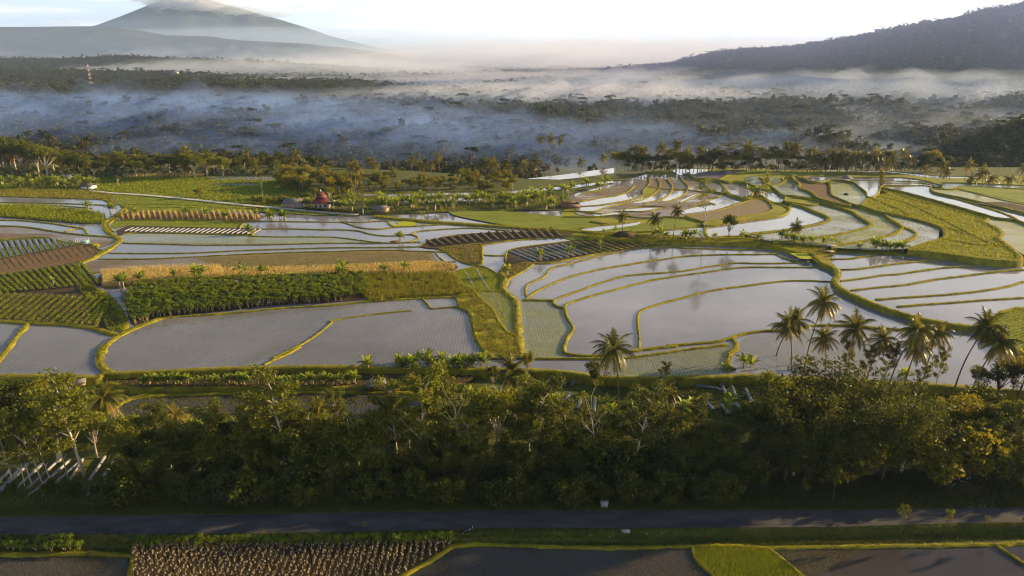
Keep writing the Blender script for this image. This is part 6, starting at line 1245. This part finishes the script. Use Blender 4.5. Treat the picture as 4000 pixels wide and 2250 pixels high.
for x, yb, yt in ((1843, 430, 362), (1868, 432, 375), (1927, 436, 390)):
    X_, Y_, a_, b_ = at('Z1', x, 3300, yb, yt); o = top('radio_mast', '', 'mast', (X_, Y_, gz(X_, Y_)), 0, 'distant thin masts'); hh = b_-gz(X_, Y_); m = MB(); tube(m, [(0, 0, 0), (0, 0, hh)], [2.2, .8], 4); part('shaft', m, 'concrete', o); PLACED.append((o, 'hazy thin mast', 'rising from the mist below the volcano'))
for k, (x, y) in enumerate([(1715, 890), (1745, 898), (1800, 885), (1835, 880), (1860, 895), (1895, 900), (1600, 905), (1490, 915), (50, 942), (700, 835), (1730, 820), (1760, 825), (2390, 820), (800, 850)]):
    p = g1('Z3', x, y, -20.); p[2] = gz(p[0], p[1]); o = put('village_house', None, None, p, (0, 0, rng.random()*.6-.3)); o['category'] = 'house'; o['group'] = 'houses of the far village'; PLACED.append((o, 'tiny pale-roofed house', 'in the hazy village at the right')); w, d, h = 13, 8, 4
    m = MB(); box(m, (0, 0, h/2), (w, d, h)); part('wall', m, 'white', o); m = MB(); hip(m, h, h+3, w*.58, d*.62, w*.35, .1); part('roof', m, ('roof_red', 'roof_pale', 'roof_grey', 'roof_pale')[k % 4], o)
# ---------------------------------------------------------------- haze, mist
def vol_mat(name, col, dens, g=.3):
    m = bpy.data.materials.new(name); m.use_nodes = True; t = m.node_tree; t.nodes.clear(); o = t.nodes.new('ShaderNodeOutputMaterial'); v = t.nodes.new('ShaderNodeVolumePrincipled'); v.inputs['Color'].default_value = c4(col); v.inputs['Density'].default_value = dens; v.inputs['Anisotropy'].default_value = g; t.links.new(v.outputs[0], o.inputs['Volume']); return m
HZ = MB(); box(HZ, (0, 5890, 610), (28800, 11990, 1300)); HZ.build('haze', vol_mat('haze_air', (.5, .68, 1.), 5.0e-5, .2), kind='stuff', label='even blue morning haze over the valley', category='haze')
def mist(cx, cy, rx, ry, zb, zt, dens, col=(.8, .87, 1.), seed=0, amp=.35, rot=0., g=.1):
    m = MB(); nr, na = 14, 64; q = np.random.default_rng(seed); a = np.arange(na)/na*2*math.pi; edge = 1+.16*np.sin(a*3+q.random()*6)+.1*np.sin(a*5+q.random()*6)+.07*np.sin(a*9+q.random()*6)
    V = [(cx, cy, zt)]; R = [0]
    for i in range(1, nr+1):
        r_ = math.sin(i/nr*math.pi/2); x = cx+rx*r_*edge*np.cos(a+rot); y = cy+ry*r_*edge*np.sin(a+rot); z = zb+(zt-zb)*math.sqrt(max(0, 1-r_**2))*(1+amp*noise2(x, y, min(rx, ry)*.45, seed+3)); V += list(zip(x, y, np.maximum(z, zb+.2)))
    n0 = len(V); V = np.array(V, float); B = V.copy(); B[:, 2] = zb; allV = np.vstack([V, B]); f4 = []; f3 = []
    for j in range(na): f3.append([0, 1+j, 1+(j+1) % na]); f3.append([n0, n0+1+(j+1) % na, n0+1+j])
    for i in range(nr-1):
        for j in range(na):
            p, p2 = 1+i*na+j, 1+i*na+(j+1) % na; f4.append([p, p+na, p2+na, p2]); f4.append([n0+p, n0+p2, n0+p2+na, n0+p+na])
    for j in range(na): p, p2 = 1+(nr-1)*na+j, 1+(nr-1)*na+(j+1) % na; f4.append([p, n0+p, n0+p2, p2])
    m.add(allV, f3); m.n -= 0; m.f[4].append(np.array(f4)+(m.n-len(allV))); m.m[4].append(np.zeros(len(f4), int))
    m.build('mist_bank', vol_mat('mist', col, dens, g), None, True, kind='stuff', label='low bank of morning mist', category='mist')
SHADE_BLU = (.34, .52, 1.)  # blue of the hill's shadow put into the mist's own colour
mist(500, 1350, 1700, 780, -36, 26, .0003, seed=24, col=(.42, .58, 1.), amp=.2)
mist(1700, 2250, 1700, 620, -34, 330, .00042, seed=21, col=(.42, .5, 1.), amp=.15)
mist(-420, 900, 560, 350, -36, 13, .0026, seed=1, col=SHADE_BLU, amp=.5); mist(-80, 715, 380, 190, -36, 8, .003, seed=2, col=SHADE_BLU, amp=.5); mist(-700, 1180, 520, 220, -36, 14, .0022, seed=3, col=SHADE_BLU, amp=.5)
mist(120, 1400, 520, 250, -34, 18, .0034, seed=4, col=(.86, .88, 1.)); mist(800, 1650, 950, 340, -34, 34, .0024, seed=5, amp=.35); mist(300, 2300, 900, 420, -34, 26, .0022, seed=6, col=(.88, .9, 1.))
mist(-900, 3050, 1000, 330, -34, 62, .0022, seed=7); mist(-500, 2050, 600, 160, -34, 16, .003, seed=8); mist(1500, 2300, 900, 260, -34, 50, .0009, seed=9, amp=.3)
mist(0, 7000, 9000, 1900, -34, 330, .0003, seed=20, col=(.62, .77, 1.), amp=.15); mist(500, 3900, 2200, 600, -34, 110, .0011, seed=10, col=(.88, .9, 1.)); mist(900, 4900, 3200, 800, -34, 190, .0009, seed=11, col=(.88, .9, 1.)); mist(-1700, 4300, 1200, 350, -34, 110, .0013, seed=12); mist(-3500, 4600, 1600, 300, -34, 90, .0014, seed=13)
mist(260, 640, 330, 105, -34, -9, .0028, seed=17, col=(.7, .8, 1.)); mist(500, 960, 750, 260, -34, -2, .0007, seed=18, col=(.75, .83, 1.)); mist(900, 1310, 750, 130, -34, 20, .0028, seed=14, amp=.4); mist(640, 830, 480, 90, -34, -3, .0026, seed=22, amp=.4); mist(-3000, 4300, 3200, 500, -34, 300, .0004, seed=23, col=(.5, .68, 1.), amp=.2); mist(330, 1180, 340, 100, -34, 10, .003, seed=15); mist(-150, 1250, 420, 130, -34, 14, .003, seed=16)
# cloud wrapped round the volcano's shoulder
def cloud(px0, px1, py0, py1, D, seed, dens):
    q = np.random.default_rng(seed); c = g1('F', (px0+px1)/2, 400, 0); c = np.array([(((px0+px1)/2-1288)/1718.)*D*1.03, D, ztop('F', (py0+py1)/2, D)]); rx = (px1-px0)/1718.*D/2; rz = (py1-py0)/1718.*D/2
    m = MB(); nu, nv = 72, 36; V = []; 
    for i in range(nv+1):
        t_ = i/nv*math.pi
        for j in range(nu):
            a = j/nu*2*math.pi; d = np.array([math.sin(t_)*math.cos(a), math.sin(t_)*math.sin(a), math.cos(t_)]); k = 1+.2*math.sin(d[0]*9+seed)*math.cos(d[2]*7+2*seed)+.13*math.sin(d[0]*21+d[2]*13)+.1*math.sin(d[1]*17+d[0]*11+d[2]*25)
            V.append(c+d*[rx*k, rx*.3*k, rz*k*(1 if d[2] > 0 else .7)])
    i = np.arange(nv)[:, None]*nu; j = np.arange(nu)[None]; m.add(np.array(V), np.stack([i+j, i+nu+j, i+nu+(j+1) % nu, i+(j+1) % nu], -1).reshape(-1, 4)); m.build('mist_bank', vol_mat('cloud_cap', (1, 1, 1), dens, .3), None, True, kind='stuff', label='white cloud wrapped round the volcano summit', category='cloud')

for k, c_ in enumerate([(422, 540, -34, 16), (485, 610, -14, 26), (550, 660, -2, 32), (625, 725, 14, 40), (700, 795, 26, 46), (455, 570, -6, 24), (520, 640, 4, 30)]): cloud(*c_, 8600-30*k, 1+3*k, .007)
# ---------------------------------------------------------------- sky, sun, camera
AZ, EL = D2R(72), D2R(13.5)
sd = Vector((math.sin(AZ)*math.cos(EL), math.cos(AZ)*math.cos(EL), math.sin(EL)))
W = bpy.data.worlds.new('World'); S.world = W; W.use_nodes = True; t = W.node_tree; t.nodes.clear()
class WT(NT):
    def __init__(s): s.t = t
w = WT(); out = t.nodes.new('ShaderNodeOutputWorld')
sky = t.nodes.new('ShaderNodeTexSky'); sky.sky_type = 'NISHITA'; sky.sun_disc = False; sky.sun_elevation = EL; sky.sun_rotation = AZ; sky.altitude = 300; sky.dust_density = 1.0; sky.ozone_density = 2.0; sky.air_density = 1.0
SKYS = .05
bg = w.n('Background', Color=sky.outputs[0], Strength=SKYS)
tc = t.nodes.new('ShaderNodeTexCoord'); sx = w.n('SeparateXYZ', i0=tc.outputs['Generated'])
def math_(op, a, b=None):
    n = t.nodes.new('ShaderNodeMath'); n.operation = op
    for i, v in enumerate((a, b)):
        if v is None: continue
        if isinstance(v, bpy.types.NodeSocket): t.links.new(v, n.inputs[i])
        else: n.inputs[i].default_value = v
    return n.outputs[0]
az = math_('ARCTAN2', sx.outputs[0], sx.outputs[1]); el = math_('ARCSINE', sx.outputs[2])
def cl(scale_az, scale_el, sc, det, seed):
    cb = w.n('CombineXYZ', i0=math_('MULTIPLY', az, scale_az), i1=math_('MULTIPLY', el, scale_el), i2=float(seed)); return w.n('TexNoise', i0=cb.outputs[0], Scale=sc, Detail=det, Roughness=.6).outputs[0]
def mr(v, a, b): n = w.n('MapRange', i0=v, i1=a, i2=b, i3=0., i4=1.); n.interpolation_type = 'SMOOTHSTEP'; return n.outputs[0]
# thin bright veil of cloud towards the light, streaks at the left, grey bank low on the horizon
veil = math_('MULTIPLY', mr(az, -.4, .22), mr(el, -.01, .03)); veil = math_('MULTIPLY', veil, mr(cl(1, 2, 3., 6, 1), .2, .55))
high = mr(el, .55, .18); veil = math_('MULTIPLY', veil, high)
b2_ = w.n('Background', Color=(1., .97, .93, 1), Strength=.8)
bp = w.n('Background', Color=(.68, .8, .97, 1), Strength=.6)
m0 = w.n('MixShader', i0=math_('MULTIPLY', mr(el, .42, .04), .8), i1=bg.outputs[0], i2=bp.outputs[0])
m1 = w.n('MixShader', i0=math_('MULTIPLY', veil, .9), i1=m0.outputs[0], i2=b2_.outputs[0])
st = math_('MULTIPLY', mr(cl(2.2, 26, 2.2, 7, 4), .47, .66), mr(el, .13, .05)); b3_ = w.n('Background', Color=(1., .93, .88, 1), Strength=.62)
m2 = w.n('MixShader', i0=math_('MULTIPLY', st, .75), i1=m1.outputs[0], i2=b3_.outputs[0])
lowc = math_('ADD', el, math_('MULTIPLY', cl(6, 30, 1.6, 8, 9), -.05)); bank = math_('MULTIPLY', mr(lowc, -.004, -.02), mr(az, -.1, .12)); b4_ = w.n('Background', Color=(.82, .76, .8, 1), Strength=.4)
m3 = w.n('MixShader', i0=math_('MULTIPLY', bank, .7), i1=m2.outputs[0], i2=b4_.outputs[0])
t.links.new(m3.outputs[0], out.inputs[0])
sl = bpy.data.lights.new('sun', 'SUN'); sl.energy = 5.0; sl.angle = D2R(.6); sl.color = (1., .73, .38); so = bpy.data.objects.new('sun', sl); COL.objects.link(so); so.rotation_euler = (-sd).to_track_quat('-Z', 'Y').to_euler()
cam = bpy.data.cameras.new('camera'); cam.sensor_width = 36; cam.lens = 36*FPX/4000; cam.clip_end = 60000; cam.clip_start = .5; co = bpy.data.objects.new('camera', cam); COL.objects.link(co); co.location = (0, 0, H); co.rotation_euler = (math.pi/2-PITCH, 0, 0); S.camera = co
finish_labels()
S.view_settings.view_transform = 'Standard'; S.view_settings.look = 'None'; S.view_settings.exposure = 1.5; S.view_settings.gamma = 1
S.render.engine = 'CYCLES'; c = S.cycles; c.max_bounces = 5; c.diffuse_bounces = 2; c.glossy_bounces = 3; c.transmission_bounces = 2; c.volume_bounces = 2; c.transparent_max_bounces = 4; c.use_denoising = True; c.use_adaptive_sampling = False; c.filter_width = 1.1; c.sample_clamp_indirect = 3.0; c.caustics_reflective = False; c.caustics_refractive = False
try: c.denoiser = 'OPENIMAGEDENOISE'; c.denoising_input_passes = 'RGB_ALBEDO_NORMAL'; c.denoising_prefilter = 'ACCURATE'
except Exception: pass
print('objects', len(bpy.data.objects))
